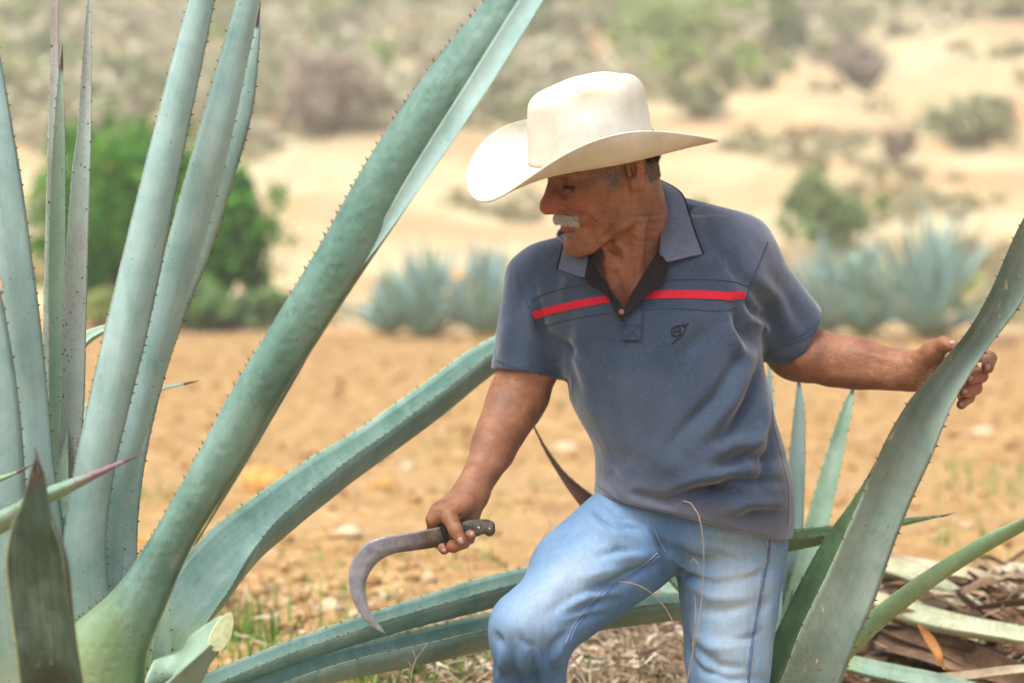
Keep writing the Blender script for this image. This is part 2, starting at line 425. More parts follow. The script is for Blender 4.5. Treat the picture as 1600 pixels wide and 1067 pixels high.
# single shrubs on the hillside, big enough to be picked out
for a in [
    (1283, 300, 41, 130, 135, G_GREENISH, 'round green shrub on the bare sand slope right of the hat', 3600, 12),
    (512, 205, 62, 165, 125, G_BROWN, 'large brown leafless shrub on the slope left of the big diagonal leaf', 3600, 13),
    (1475, 372, 31, 110, 60, G_LIME, 'light green shrub rising behind the far right agave', 1800, 14),
    (1512, 190, 62, 150, 100, G_OLIVE, 'wide grey green shrub at the right end of the slope', 3000, 15),
    (1040, 100, 82, 170, 110, G_LIME, 'bright green shrub on the slope above the back of the hat', 2800, 16),
    (1180, 120, 86, 130, 120, G_LIME, 'bright green shrub high on the slope right of the hat', 2600, 17),
    (385, 205, 58, 90, 60, G_DRY, 'small dry shrub beside the pointed leaf tip on the left', 1400, 18),
    (1340, 130, 80, 130, 90, G_BROWN, 'brown twiggy shrub above the round green shrub', 2000, 19),
    (880, 110, 86, 160, 110, G_OLIVE, 'olive shrub on the slope behind the crown of the hat', 2200, 20),
    (700, 130, 80, 130, 80, G_DRY, 'dry grey shrub on the slope right of the diagonal leaf', 1800, 21),
    (1430, 110, 92, 120, 90, G_LIME, 'yellow green shrub near the top right of the slope', 2000, 22),
    (1100, 205, 66, 110, 70, G_OLIVE, 'low olive shrub on the slope behind the back brim of the hat', 1600, 23),
    (1400, 240, 56, 60, 90, G_BROWN, 'thin brown shrub right of the round green shrub', 900, 24),
    (1095, 335 - 60, 48, 40, 40, G_LIME, 'tiny green tuft on the sand between hat brim and shirt shoulder', 500, 25),
    (620, 340, 34, 46, 30, G_LIME, 'tiny green tuft on the sand right of the diagonal leaf', 500, 26),
    (1385, 262, 50, 40, 36, G_LIME, 'tiny green tuft on the bare slope above the far agaves', 500, 27),
    (455, 460, 26, 90, 45, G_OLIVE, 'low olive shrub at the foot of the slope behind the diagonal leaf', 900, 28),
    (60, 140, 78, 160, 90, G_OLIVE, 'olive shrub on the slope at the far left behind the leaves', 1800, 29),
    (250, 150, 76, 150, 110, G_DRY, 'dry pale shrub on the slope between the upright leaves', 1800, 30),
    (600, 60, 98, 160, 100, G_DRY, 'dry pale shrub near the top left of the slope', 1800, 31)]:
    shrub('shrub', a[0], a[1], a[2], a[3], a[4], a[5], a[6], 'shrub', a[7], None, a[8])
# the rest of the scrub reads as one mass
def scrub_mass():
    rs = np.random.RandomState(5)
    for mat, cnt, nm, lab in ((G_DRY, 760, 'dry_scrub', 'pale dry scrub covering the upper hillside as one mass'), (G_OLIVE, 360, 'olive_scrub', 'olive green scrub mixed over the upper hillside'), (G_LIME, 230, 'lime_scrub', 'yellow green scrub mixed over the upper hillside')):
        parts = []
        for k in range(cnt):
            Y = 54 + 85 * rs.rand() ** .85
            x = (rs.rand() * 2 - 1) * (0.25 * Y + 4)
            dens = fbm(x * .06 + 3, Y * .04, 7.7)
            if Y < 70 and dens < 0.10 - .004 * (Y - 54) - .12 * (x < 2): continue
            if dens < -0.22: continue
            z = float(ground_h(x, Y, False)); r = 0.6 + 1.1 * rs.rand()
            bl = [(x + rs.randn() * r * .7, Y + rs.randn() * r * .5, z + r * (.25 + .45 * rs.rand()), r * .7, r * .7, r * .5) for _ in range(4)]
            pts = foliage_points(300, bl, rs)
            parts.append(quads_from(pts, 0.13 + 0.001 * Y, 1.8, rs=rs))
        v, f = merge(parts)
        tag(obj(nm, mesh_np(nm, v, f, False), mat), lab, kind='stuff')
scrub_mass()
def tufts():
    rs = np.random.RandomState(6); parts = []
    for k in range(2600):
        Y = 27 + 55 * rs.rand() ** .8; x = (rs.rand() * 2 - 1) * (0.24 * Y + 2)
        if fbm(x * .25, Y * .12, 1.1) < -.02 + .12 * rs.rand(): continue
        z = float(ground_h(x, Y, False)); r = .12 + .40 * rs.rand() ** 2
        pts = foliage_points(34, [(x, Y, z + r * .3, r, r, r * .5)], rs); parts.append(quads_from(pts, 0.05 + .0012 * Y, 2.4, rs=rs))
    v, f = merge(parts)
    tag(obj('dry_tufts', mesh_np('dry_tufts', v, f, False), leaf_mat('tuft_straw', [(0.1, (0.22, 0.17, 0.10)), (0.5, (0.36, 0.33, 0.18)), (0.9, (0.48, 0.46, 0.26))], .8, .2)), 'sparse dry grass tufts dotted over the bare slope', kind='stuff')
tufts()

# ------------------------------------------------------------------ agave leaves
def leaf_shape(pts, face, chan=0.25, thick=0.3, N=46, NU=9, vexp=1.7, fit=False):
    """pts: (px, py, Y, width_px[, channel]) ; face: direction the hollow (upper) side looks to.
    returns verts, quads, uv, and margins for the teeth"""
    arr = []
    for q in pts:
        p = P(q[0], q[1], q[2]); arr.append([p.x, p.y, p.z, q[3] * q[2] / F / 2, q[4] if len(q) > 4 else chan])
    a = catmull(np.array(arr), N)
    c, hw, ch = a[:, :3].copy(), np.maximum(a[:, 3], 0.0008), a[:, 4]
    if fit:      # keep the drawn breadth whatever way the blade is turned
        tx, ty = project(c); hw0 = hw.copy(); c0 = c.copy()
        for _ in range(3):
            t = nrm(np.gradient(c, axis=0)); fc = np.asarray(face, float); fc = np.repeat(fc[None], N, 0) if fc.ndim == 1 else catmull(fc, N)
            n = nrm(fc - (fc * t).sum(1)[:, None] * t); w = nrm(np.cross(t, n))
            sd_ = 1 - 0.18 * np.minimum(1.2, ch)
            E = [c + w * (hw * sd_ * s_)[:, None] + n * (ch * hw)[:, None] for s_ in (-1, 1)] + [c, c - n * (hw * thick)[:, None]]
            gx, gy = np.gradient(tx), np.gradient(ty); L_ = np.hypot(gx, gy) + 1e-9; nx, ny = -gy / L_, gx / L_
            D_ = []
            for e_ in E:
                ex, ey = project(e_); D_.append((ex - tx) * nx + (ey - ty) * ny)
            D_ = np.array(D_); ext = D_.max(0) - D_.min(0); mid = (D_.max(0) + D_.min(0)) / 2; px_m = c0[:, 1] / F
            hw = hw * np.clip(2 * hw0 / px_m / np.maximum(ext, 1e-6), .7, 1.6); hw = np.minimum(hw, hw0 * 1.8)
            c = c - np.stack([nx, 0 * nx, -ny], 1) * (mid * px_m)[:, None]
    t = nrm(np.gradient(c, axis=0))
    face = np.asarray(face, float)
    if face.ndim == 1: face = np.repeat(face[None], N, 0)
    else: face = catmull(face, N)
    n = nrm(face - (face * t).sum(1)[:, None] * t)
    w = nrm(np.cross(t, n))
    u = np.linspace(-1, 1, NU)
    vv = np.linspace(0, 1, N)
    th = hw * thick * (1.15 - 0.65 * vv)
    top, bot = [], []
    for k in range(N):
        off = ch[k] * hw[k] * np.abs(u) ** vexp
        prof = (1 - np.abs(u) ** 2.6)
        x = u * hw[k] * (1 - 0.18 * min(1.2, ch[k]) * u * u)
        tp = c[k] + w[k] * x[:, None] + n[k] * off[:, None]
        bt = tp - n[k] * (th[k] * prof + 0.0006)[:, None]
        top.append(tp); bot.append(bt[1:-1][::-1])
    ring = [np.concatenate([a_, b_]) for a_, b_ in zip(top, bot)]
    M_ = len(ring[0])
    v = np.concatenate(ring)
    i = np.arange(N - 1)[:, None] * M_ + np.arange(M_)[None, :]; j = np.arange(N - 1)[:, None] * M_ + (np.arange(M_) + 1)[None, :] % M_
    f = np.stack([i, i + M_, j + M_, j], -1).reshape(-1, 4)
    uu = np.concatenate([(u + 1) / 2, ((u[1:-1][::-1]) + 1) / 2])
    UV = np.stack([np.tile(uu, N), np.repeat(vv, M_)], 1)
    side = np.tile(np.r_[np.ones(NU), np.zeros(NU - 2)], N)
    left = np.array([tp[0] for tp in top]); right = np.array([tp[-1] for tp in top])
    return v, f, UV, side, (left, right, t, w, n, c, hw)
def set_uv(me, UV):
    l = me.uv_layers.new(name='UVMap'); idx = np.zeros(len(me.loops), dtype=np.int32); me.loops.foreach_get('vertex_index', idx)
    l.data.foreach_set('uv', UV[idx].astype(np.float32).ravel())
def agave_mat(name, base, lite, dark, edge=(0.42, 0.45, 0.22), spots=0.5, scars=0.0, basecol=(0.36, 0.47, 0.16), basepos=0.17, tip=None, tippos=0.9, purple=0.0, rough=0.5, pits=0.18):
    m = Mat(name, rough, 0.35)
    u, v = m.uv()
    # along-leaf streaks and soft bloom
    vec = m.coords('UV', (26, 1.6, 1), (0, 0, 0)); st = m.noise(1.0, 5, 0.6, vec)
    blot = m.noise(11, 6, 0.68)
    fine = m.noise(160, 3, 0.6)
    c = m.ramp(m.math('ADD', m.math('MULTIPLY', st, 0.25), m.math('MULTIPLY', blot, 0.75)), [(0.36, dark), (0.5, base), (0.64, lite)])
    c = m.mix(m.ramp(fine, [(0.35, 0.12), (0.65, 0.0)]), c, dark)
    if purple:
        pf = m.ramp(m.math('ADD', m.math('MULTIPLY', m.noise(260, 2, 0.7), 0.6), m.math('MULTIPLY', m.noise(5, 2), 0.4)), [(0.50, 0.0), (0.60, purple)])
        c = m.mix(pf, c, (0.30, 0.22, 0.24))
    c = m.mix(m.ramp(m.noise(3.2, 6, 0.75, m.coords('Object', (3, 3, 1))), [(0.50, 0.0), (0.60, 0.30)]), c, tuple(min(1, x * 1.25 + .03) for x in lite))
    # marginal stripe
    e = m.math('MULTIPLY', m.math('ABSOLUTE', m.math('SUBTRACT', u, 0.5)), 2.0)
    c = m.mix(m.ramp(m.math('ADD', e, m.math('MULTIPLY', m.math('SUBTRACT', blot, 0.5), 0.02)), [(0.94, 0.0), (0.985, 0.75)]), c, edge)
    # pale fleshy base
    c = m.mix(m.ramp(m.math('ADD', v, m.math('MULTIPLY', m.math('SUBTRACT', blot, 0.5), 0.05)), [(0.0, 0.9), (max(0.01, basepos), 0.0)]), c, basecol)
    if tip is not None:
        c = m.mix(m.ramp(m.math('ADD', v, m.math('MULTIPLY', m.math('SUBTRACT', blot, 0.5), 0.08)), [(tippos - 0.03, 0.0), (tippos + 0.04, 1.0)]), c, tip)
    # small dark specks
    sp = m.voro(95, None); sel = m.noise(14, 3, 0.7)
    spk = m.math('MULTIPLY', m.math('LESS_THAN', sp, 0.11 + 0.04 * spots), m.math('GREATER_THAN', sel, 0.60 - 0.08 * spots))
    c = m.mix(m.math('MULTIPLY', spk, min(1.0, 0.55 + spots * .3)), c, (0.05, 0.045, 0.03))
    if scars:
        vs = m.coords('Object', (60, 60, 14), (0.4, 0.5, 0)); sc_ = m.noise(1.0, 4, 0.7, vs); zone = m.noise(4.5, 2)
        sf = m.math('MULTIPLY', m.ramp(sc_, [(0.63, 0.0), (0.68, 1.0)]), m.ramp(zone, [(0.48, 0.0), (0.58, 1.0)]))
        c = m.mix(m.math('MULTIPLY', sf, scars), c, (0.55, 0.46, 0.30))
    m.col(c)
    m.rough(m.ramp(blot, [(0.3, rough - 0.08), (0.7, rough + 0.12)]))
    pit = m.voro(55, None); b1 = m.bump(m.ramp(pit, [(0.0, 0.0), (0.5, 1.0)]), pits, 0.002)
    m.bump(st, 0.10, 0.002, b1)
    return m.m
A_BLUE = agave_mat('agave_blue', (0.245, 0.375, 0.365), (0.315, 0.445, 0.43), (0.17, 0.30, 0.275))
A_BLUEP = agave_mat('agave_blue_purple', (0.29, 0.385, 0.345), (0.34, 0.43, 0.39), (0.22, 0.31, 0.27), purple=0.75, spots=1.2)
A_MID = agave_mat('agave_mid_green', (0.105, 0.20, 0.165), (0.165, 0.27, 0.235), (0.062, 0.14, 0.11), spots=0.5, rough=0.45, pits=0.5)
A_LOW = agave_mat('agave_low_leaf', (0.16, 0.275, 0.24), (0.24, 0.345, 0.315), (0.10, 0.205, 0.165), rough=0.42)
A_DARK = agave_mat('agave_dark_scarred', (0.032, 0.060, 0.040), (0.080, 0.115, 0.085), (0.017, 0.034, 0.022), spots=1.3, scars=0.25, tip=(0.06, 0.035, 0.03), tippos=0.97, rough=0.40)
A_HELD = agave_mat('agave_scratched', (0.155, 0.215, 0.185), (0.21, 0.265, 0.24), (0.10, 0.17, 0.14), scars=0.8, rough=0.42)
A_GREEN = agave_mat('agave_green', (0.14, 0.25, 0.13), (0.20, 0.31, 0.17), (0.08, 0.17, 0.08))
A_PALE = agave_mat('agave_pale', (0.25, 0.37, 0.28), (0.31, 0.43, 0.34), (0.18, 0.29, 0.21))
A_WILT = agave_mat('agave_withered_tip', (0.16, 0.26, 0.17), (0.22, 0.32, 0.22), (0.10, 0.18, 0.11), tip=(0.13, 0.075, 0.06), tippos=0.60)
A_DEAD = agave_mat('agave_dead_straw', (0.40, 0.33, 0.22), (0.52, 0.45, 0.32), (0.24, 0.18, 0.11), edge=(0.2, 0.14, 0.09), basecol=(0.2, 0.12, 0.07), basepos=0.2, spots=1.5, rough=0.7)
A_DEADG = agave_mat('agave_dead_greenish', (0.34, 0.36, 0.24), (0.46, 0.46, 0.34), (0.20, 0.23, 0.13), edge=(0.3, 0.22, 0.14), basecol=(0.42, 0.33, 0.2), basepos=0.3, spots=1.0, rough=0.6)
A_ROT = agave_mat('agave_rotten_brown', (0.17, 0.10, 0.06), (0.30, 0.19, 0.11), (0.07, 0.04, 0.025), edge=(0.1, 0.06, 0.04), basecol=(0.08, 0.05, 0.03), basepos=0.2, spots=1.5, rough=0.8)
M_THORN = flat_mat('thorn_brown', (0.09, 0.045, 0.035), 0.5, 0.4, 0.4, 200)
M_TIP = flat_mat('tip_spine_brown', (0.07, 0.04, 0.04), 0.5, 0.4, 0.4, 200)

def agave_leaf(root, pts, face, mat, chan=0.25, thick=0.3, N=46, teeth=0.021, tooth=0.0034, spine=True, label=None, jit=0.0, name='leaf', tmin=0.06, tmax=0.97, vexp=1.7, margin=None, fit=False):
    v, f, UV, side, (L, R, t, w, n, c, hw) = leaf_shape(pts, face, chan, thick, N, 11, vexp, fit)
    # close the ends with the last rings collapsed: fans
    me_v = v; M_ = len(v) // N
    # gentle unevenness of the flesh
    vn = 0.035 * fbm(v[:, 0] * 14, v[:, 1] * 14, v[:, 2] * 14, 3) * np.repeat(hw, M_)
    v = v + np.repeat(n, M_, 0) * vn[:, None]
    v = np.concatenate([v, v[:M_].mean(0)[None], v[-M_:].mean(0)[None]])
    UV = np.concatenate([UV, [[.5, 0]], [[.5, 1]]]); nv = len(v)
    f = f.tolist()
    f += [(k, (k + 1) % M_, nv - 2) for k in range(M_)] + [(nv - 1, nv - 2 - M_ + (k + 1) % M_, nv - 2 - M_ + k) for k in range(M_)]
    me = mesh_np('leaf', v, f); set_uv(me, UV)
    o = obj(name, me, mat, root)
    if label: o['label'] = label
    if teeth:
        length = np.r_[0, np.cumsum(np.linalg.norm(np.diff(c, axis=0), axis=1))]
        Vt, Ft, k = [], [], 0
        sides = [(L, -1), (R, 1)]
        if margin is not None:
            sides.sort(key=lambda q: project(q[0][:N // 2])[0].mean()); sides = [sides[0 if margin == 'left' else 1]]
        for E, sg in sides:
            s = 0.0
            while s < length[-1] * tmax:
                s += teeth * (0.6 + 0.8 * random.random())
                if s < length[-1] * tmin or s >= length[-1] * tmax: continue
                i = np.searchsorted(length, s) - 1; q = (s - length[i]) / (length[i + 1] - length[i])
                p = E[i] * (1 - q) + E[i + 1] * q; tt, ww, nn = t[i], w[i] * sg, n[i]
                h = tooth * (0.6 + 0.7 * random.random()); b = h * 0.42
                ap = p + ww * h + tt * h * 0.35
                Vt += [p - tt * b - ww * b * .6, p + tt * b - ww * b * .6, p + nn * b * .6 - ww * b * .3, p - nn * b * .6 - ww * b * .3, ap]
                Ft += [(k, k + 2, k + 4), (k + 2, k + 1, k + 4), (k + 1, k + 3, k + 4), (k + 3, k, k + 4)]; k += 5
        if k:
            tag(obj('marginal_thorns', mesh_np('thorns', np.array(Vt), np.array(Ft), False), M_THORN, o), kind='stuff')
    if spine:
        e = c[-1]; d = t[-1]; r0 = max(min(hw[-1], .003), .0008)
        tv, tf = tube(np.array([c[-2], e, e + d * .006, e + d * 0.015]), [min(hw[-2], .0035), r0 + .0004, r0 * .8, 0.0002], 8)
        obj('tip_spine', mesh_np('tip_spine', tv, tf), M_TIP, o)
    return o

def far_agave(px, Y, n, length, seed, label, lean=0.0, mats=(A_BLUE, A_PALE)):
    rs = np.random.RandomState(seed)
    p = P(px, 400, Y); x = p.x; z = float(ground_h(x, Y)); root = empty('blue_agave', (x, Y, z), label, 'agave')
    for k in range(n):
        az = k * 2.39996 + rs.rand() * .3; el = math.radians(np.clip(86 - 66 * (k / n) ** 1.1 + rs.randn() * 6, 6, 89))
        Lg = length * (0.75 + 0.3 * rs.rand()) * (1.0 if k > 3 else .8)
        d = np.array([math.cos(az) * math.cos(el), math.sin(az) * math.cos(el), math.sin(el)])
        b = np.array([x, Y, z + 0.03]) + d * np.array([.08, .08, .02]); e = b + d * Lg - np.array([0, 0, 0.1 * Lg * math.cos(el)])
        m_ = (b + e) / 2 + np.array([0, 0, .04 * Lg])
        pts = []
        for q, wd in ((b, .06), (b * .75 + m_ * .25 + 0 * b, .085), (m_, .085), (m_ * .4 + e * .6, .06), (e, .006)):
            pp = project(np.array([q]))
            pts.append((pp[0][0], pp[1][0], q[1], wd / q[1] * F))
        up = nrm(np.array([-math.cos(az) * math.sin(el), -math.sin(az) * math.sin(el), math.cos(el)]))
        agave_leaf(root, pts, up, mats[int(rs.rand() < .3)], 0.5, 0.3, 12, 0, spine=False)
    return root
far_agave(1456, 22.9, 52, 1.30, 1, 'largest far blue agave at the field edge, left of the gripped leaf')
far_agave(1350, 23.5, 46, 1.12, 2, 'far blue agave in the middle of the right group')
far_agave(1285, 23.9, 40, 1.02, 3, 'far blue agave just right of the shirt sleeve')
far_agave(760, 23.2, 46, 0.98, 4, 'far blue agave partly hidden by the shirt sleeve, left of the man')
far_agave(668, 23.4, 46, 0.98, 5, 'far blue agave between the diagonal leaf and the man')
far_agave(606, 23.5, 30, 0.62, 6, 'small far agave nearest to the diagonal leaf')
far_agave(395, 25.7, 24, 0.42, 7, 'small blue green agave among the grassy shrubs left of the diagonal leaf')

# ------------------------------------------------------------------ the big agave on the left
LA = empty('blue_agave', P(150, 1120, 3.55) * 1.0, 'big blue agave filling the left side with upright and arching leaves', 'agave')
LA.location.z = float(ground_h(LA.location.x, LA.location.y))
TO = (0, -1, 0)
# short thick stem they all grow from
core = P(140, 1090, 3.6)
pin_v = []
zc = float(ground_h(core.x, core.y))
tv, tf = tube(np.array([[core.x, core.y, zc - .05], [core.x, core.y, zc + .08], [core.x, core.y, core.z], [core.x, core.y, core.z + .05]]), [.10, .13, .12, .01], 20)
obj('stem', mesh_np('stem', tv, tf), A_PALE, LA)
def LL(pts, face, mat, **k): return agave_leaf(LA, pts, face, mat, **k)
LL([(120,1130,3.62,80),(108,900,3.62,44),(107,740,3.6,36),(113,620,3.58,39),(116,500,3.57,38),(126,280,3.55,30),(132,200,3.55,22),(137,60,3.55,12),(142,-40,3.55,2)], (.25,-1,0), A_BLUEP, fit=True, chan=.35, tooth=.002)
LL([(95,1130,3.66,70),(86,900,3.66,48),(84,600,3.63,38),(87,350,3.62,32),(88,150,3.6,23),(89,0,3.6,13),(90,-70,3.6,2)], (-.7,-1,0), agave_mat('agave_brown_edge', (0.24,0.30,0.26), (0.33,0.40,0.36), (0.13,0.10,0.10), purple=1.0, spots=2.0), chan=.5, tooth=.002)
LL([(105,1120,3.6,50),(96,900,3.6,36),(91,600,3.58,30),(90,400,3.57,28),(92,250,3.56,22),(95,130,3.55,10),(97,85,3.55,2)], (.5,-1,.0), A_PALE, chan=.35, fit=True, tooth=.002)
LL([(195,1100,3.6,60),(199,900,3.6,32),(200,800,3.6,34),(212,700,3.6,38),(234,600,3.61,40),(264,500,3.62,44),(307,380,3.62,52),(346,250,3.6,56),(372,170,3.6,47),(391,90,3.6,27),(401,48,3.6,12),(405,18,3.6,2)], (.35,1,.2), agave_mat('agave_blue_b', (0.25,0.385,0.37), (0.32,0.455,0.43), (0.18,0.31,0.275)), chan=.3, fit=True)
LL([(185,1100,3.57,70),(176,960,3.56,38),(175,870,3.56,36),(190,740,3.55,42),(216,640,3.55,46),(256,500,3.54,54),(303,330,3.52,56),(333,220,3.5,54),(363,100,3.5,46),(388,0,3.5,36),(412,-110,3.5,3)], (-.55,1,.2), A_BLUE, chan=.55, teeth=.02, fit=True)
LL([(140,1120,3.5,150),(136,980,3.5,92),(130,860,3.49,72),(146,740,3.48,64),(168,640,3.47,65),(201,500,3.46,67),(250,280,3.45,58),(268,200,3.45,53),(301,60,3.45,46),(330,-60,3.45,32),(352,-150,3.45,3)], (-.15,1,.15), A_BLUE, chan=.35, teeth=.016, fit=True)
LL([(105,1120,3.52,120),(78,880,3.5,66),(61,740,3.48,52),(52,640,3.48,50),(36,500,3.46,54),(7,280,3.45,53),(-4,200,3.45,48),(-15,100,3.45,36),(-22,30,3.45,20),(-28,-30,3.45,2)], (.1,1,.2), A_BLUE, chan=.3, teeth=.018, fit=True)
LL([(50,1150,3.45,140),(18,1000,3.42,110),(3,850,3.4,92),(-8,640,3.38,78),(-25,500,3.37,70),(-60,300,3.36,52),(-90,120,3.36,3)], (.1,1,.2), A_BLUE, chan=.3, teeth=.018, fit=True)
LL([(235,1120,3.62,110,.2),(262,1000,3.64,90,.4),(288,945,3.67,90,.5),(328,890,3.71,88,.65),(375,842,3.76,85,.8),(428,801,3.81,80,.95),(506,743,3.88,73,1.05),(581,693,3.95,64,1.15),(673,627,4.02,61,1.2),(755,565,4.09,55,1.2),(830,522,4.15,44,1.1),(900,488,4.20,20,1),(935,474,4.22,3,1)], [(-.4,-.62,.8),(-.38,-.50,.85),(-.34,-.38,.9),(-.3,-.28,.95),(-.3,-.25,.95)], A_LOW, fit=True, vexp=1.25, thick=.22, teeth=.017)
LL([(190,1140,3.5,70,.5),(312,1075,3.56,38,.8),(425,1030,3.62,38,1.05),(537,991,3.69,41,1.1),(650,957,3.78,46,1.15),(762,926,3.87,53,1.15),(850,904,3.94,48,1.1),(925,886,3.99,28,1),(965,877,4.03,3,1)], (-.12,-.30,.95), A_LOW, fit=True, vexp=1.25, thick=.22, teeth=.022)
LL([(260,1140,3.50,60,.5),(400,1078,3.60,50,.9),(519,1040,3.68,52,1.1),(650,1012,3.78,57,1.15),(762,986,3.88,58,1.15),(880,967,3.98,57,1.15),(980,954,4.06,53,1.15),(1050,948,4.12,48,1.1),(1120,944,4.2,30,1),(1180,940,4.26,3,1)], (-.1,-.30,.95), A_LOW, fit=True, vexp=1.25, thick=.22, teeth=.022)
LL([(145,1120,3.46,200),(180,1005,3.40,112),(224,930,3.38,80),(272,840,3.36,63),(354,700,3.33,71),(386,640,3.32,72),(435,560,3.3,74),(536,400,3.27,81),(610,280,3.25,93),(697,150,3.22,92),(798,10,3.2,74),(872,-100,3.2,50),(925,-180,3.2,3)], (.28,1,-.35), A_MID, chan=.42, thick=.4, fit=True, N=70, teeth=.0135, tooth=.0055, margin='left', label='dark green diagonal leaf with pitted back')
LL([(305,850,3.375,3),(396,700,3.345,5),(476,560,3.31,7),(543,440,3.278,10),(590,374,3.256,15),(650,280,3.226,27),(736,150,3.192,34),(824,10,3.176,34),(880,-80,3.176,24),(925,-160,3.18,3)], (-.3,-1,.3), A_BLUE, chan=.3, thick=.2, teeth=0, spine=False, fit=True)
LL([(250,1120,3.5,70),(258,1010,3.5,40),(258,940,3.5,24),(262,890,3.5,3)], (-.4,-1,0), A_PALE, chan=.5, spine=False)
# spear tips crossing the foreground
LL([(70,1160,3.5,70),(-110,1080,3.42,76),(-130,920,3.32,70),(-50,842,3.23,62),(10,812,3.18,56),(60,782,3.15,46),(110,760,3.12,34),(160,737,3.1,19),(195,720,3.1,7),(215,712,3.1,2)], (-.2,-.3,1), agave_mat('agave_spear', (0.15,0.27,0.20), (0.22,0.33,0.27), (0.09,0.19,0.13), tip=(0.20,0.13,0.15), tippos=0.90), chan=.5, thick=.8, teeth=.02)
LL([(60,1160,3.5,50),(-130,1000,3.4,50),(-110,810,3.33,44),(-20,757,3.3,22),(15,743,3.3,10),(40,731,3.3,2)], (-.2,-.3,1), A_GREEN, chan=.5, thick=.8, teeth=0)
LL([(110,1080,3.7,40),(84,850,3.78,38),(88,710,3.88,34),(140,645,3.95,28),(220,617,4.0,18),(300,597,4.05,2)], (0,-.5,1), A_PALE, chan=.6, teeth=0)
LL([(110,1080,3.72,40),(80,800,3.85,42),(88,600,3.97,42),(130,540,4.0,38),(170,515,4.0,20),(200,505,4.0,2)], (0,-.5,1), A_PALE, chan=.6, teeth=0)
# scarred leaf nearest to the camera
LL([(150,1130,3.5,80),(125,1225,3.28,96),(98,1200,3.08,100),(80,1067,2.95,98),(62,950,2.93,92),(52,860,2.92,88),(50,815,2.92,64),(55,785,2.92,44),(58,735,2.92,20),(57,714,2.92,3)], [(.1,-.5,1),(.3,-1,.3),(.5,-1,.1),(-.1,-1,0),(-.7,-1,0),(-.3,-1,0)], A_DARK, chan=.55, fit=True, teeth=.012, label='dark scarred short leaf nearest to the camera', tooth=.003)
# leaf cut off with the sickle
cut = LL([(235,1150,3.42,110),(262,1060,3.38,74),(300,1020,3.35,60),(352,978,3.33,46)], (.5,-.6,.8), A_PALE, chan=.1, thick=.7, N=24, teeth=0, spine=False, label='short stub of a cut leaf')
def cut_face():
    c = np.array(P(348, 986, 3.30)); ax = nrm(np.array([0.45, -.8, .35])); up = nrm(np.array(P(362, 955, 3.31)) - np.array(P(336, 1018, 3.31)))
    w = nrm(np.cross(ax, up)); th = np.linspace(0, 2 * np.pi, 28, endpoint=False)
    sc = 3.33 / F
    rim = [c + up * 33 * sc * math.sin(a) + w * 15 * sc * math.cos(a) * (1 - .25 * math.sin(a)) for a in th]
    rim2 = [p - ax * .007 for p in rim]
    v = np.array(rim + rim2 + [c + ax * .0012]); f = [(k, (k + 1) % 28, 56) for k in range(28)] + [(k, k + 28, (k + 1) % 28 + 28, (k + 1) % 28) for k in range(28)]
    m = Mat('cut_flesh', 0.45, 0.5); m.col(m.ramp(m.noise(120, 4), [(0.35, (0.50, 0.62, 0.34)), (0.6, (0.66, 0.76, 0.52))])); m.bump(m.noise(200, 3), .3, .001)
    obj('cut_face', mesh_np('cut_face', v, f, False), m.m, cut)
cut_face()
LL([(215,1180,3.36,80),(262,1100,3.32,86),(300,1050,3.3,58),(335,1010,3.3,34)], (.3,-.5,-.8), A_LOW, chan=.1, thick=.6, N=20, teeth=0, spine=False)

# ------------------------------------------------------------------ agave on the right, one leaf of it in the man's hand
rb = P(1215, 1400, 3.98)
RA = empty('blue_agave', (rb.x, rb.y, float(ground_h(rb.x, rb.y))), 'right blue agave with one broad leaf gripped by the man', 'agave')
tv, tf = tube(np.array([[rb.x, rb.y, RA.location.z - .05], [rb.x, rb.y, RA.location.z + .05], [rb.x, rb.y, rb.z + .05]]), [.09, .1, .06], 18)
obj('stem', mesh_np('stem', tv, tf), A_PALE, RA)
def RL(pts, face, mat, **k): return agave_leaf(RA, pts, face, mat, **k)
RL([(1190,1400,3.95,130,.3),(1215,1200,3.84,112,.25),(1270,1060,3.77,90,.2),(1292,1000,3.75,90,.2),(1328,920,3.74,86,.2),(1360,840,3.73,78,.25),(1389,770,3.73,75,.4),(1420,700,3.725,77,.8),(1450,640,3.72,66,1.0),(1471,608,3.718,54,1.1),(1502,565,3.712,46,1.1),(1532,525,3.705,42,1.1),(1566,475,3.695,50,1.1),(1584,440,3.688,54,1.0),(1622,362,3.67,60,.9),(1705,210,3.64,54,.5),(1790,50,3.62,24,.4),(1830,-10,3.62,3,.3)], [(-.15,-1,.25),(-.15,-1,.2),(.1,-1,.1),(.35,-1,.1),(.3,-1,.1)], A_HELD, fit=True, N=80, teeth=.028, tooth=.0042, thick=.3, vexp=1.25, label='broad scratched leaf gripped in the hand')
RL([(1190,1350,3.98,90),(1215,1080,3.96,66),(1258,960,3.95,56),(1305,858,3.94,44),(1342,790,3.93,26),(1363,733,3.93,2)], (-.9,-.7,.3), A_GREEN, chan=.6, teeth=.02)
RL([(1050,890,4.1,60),(1150,872,4.05,50),(1235,855,4.0,44),(1330,838,3.98,32),(1400,822,3.97,19),(1480,804,3.97,2)], (-.1,-.28,1), A_GREEN, chan=1.05, vexp=1.25, teeth=.02)
RL([(1215,1300,3.9,60),(1262,1085,3.90,54),(1335,1000,3.87,48),(1430,921,3.82,43),(1520,862,3.76,40),(1600,818,3.7,36),(1700,762,3.56,24),(1790,712,3.54,2)], (-.5,.9,.6), agave_mat('agave_smooth_green', (0.17,0.28,0.155), (0.23,0.34,0.21), (0.12,0.21,0.11)), chan=.25, thick=.7, teeth=.03, tooth=.002)
RL([(1210,1350,4.2,60),(1222,1050,4.25,52),(1236,800,4.3,40),(1246,650,4.3,24),(1248,585,4.3,2)], (.5,-1,.1), A_BLUE, chan=.4)
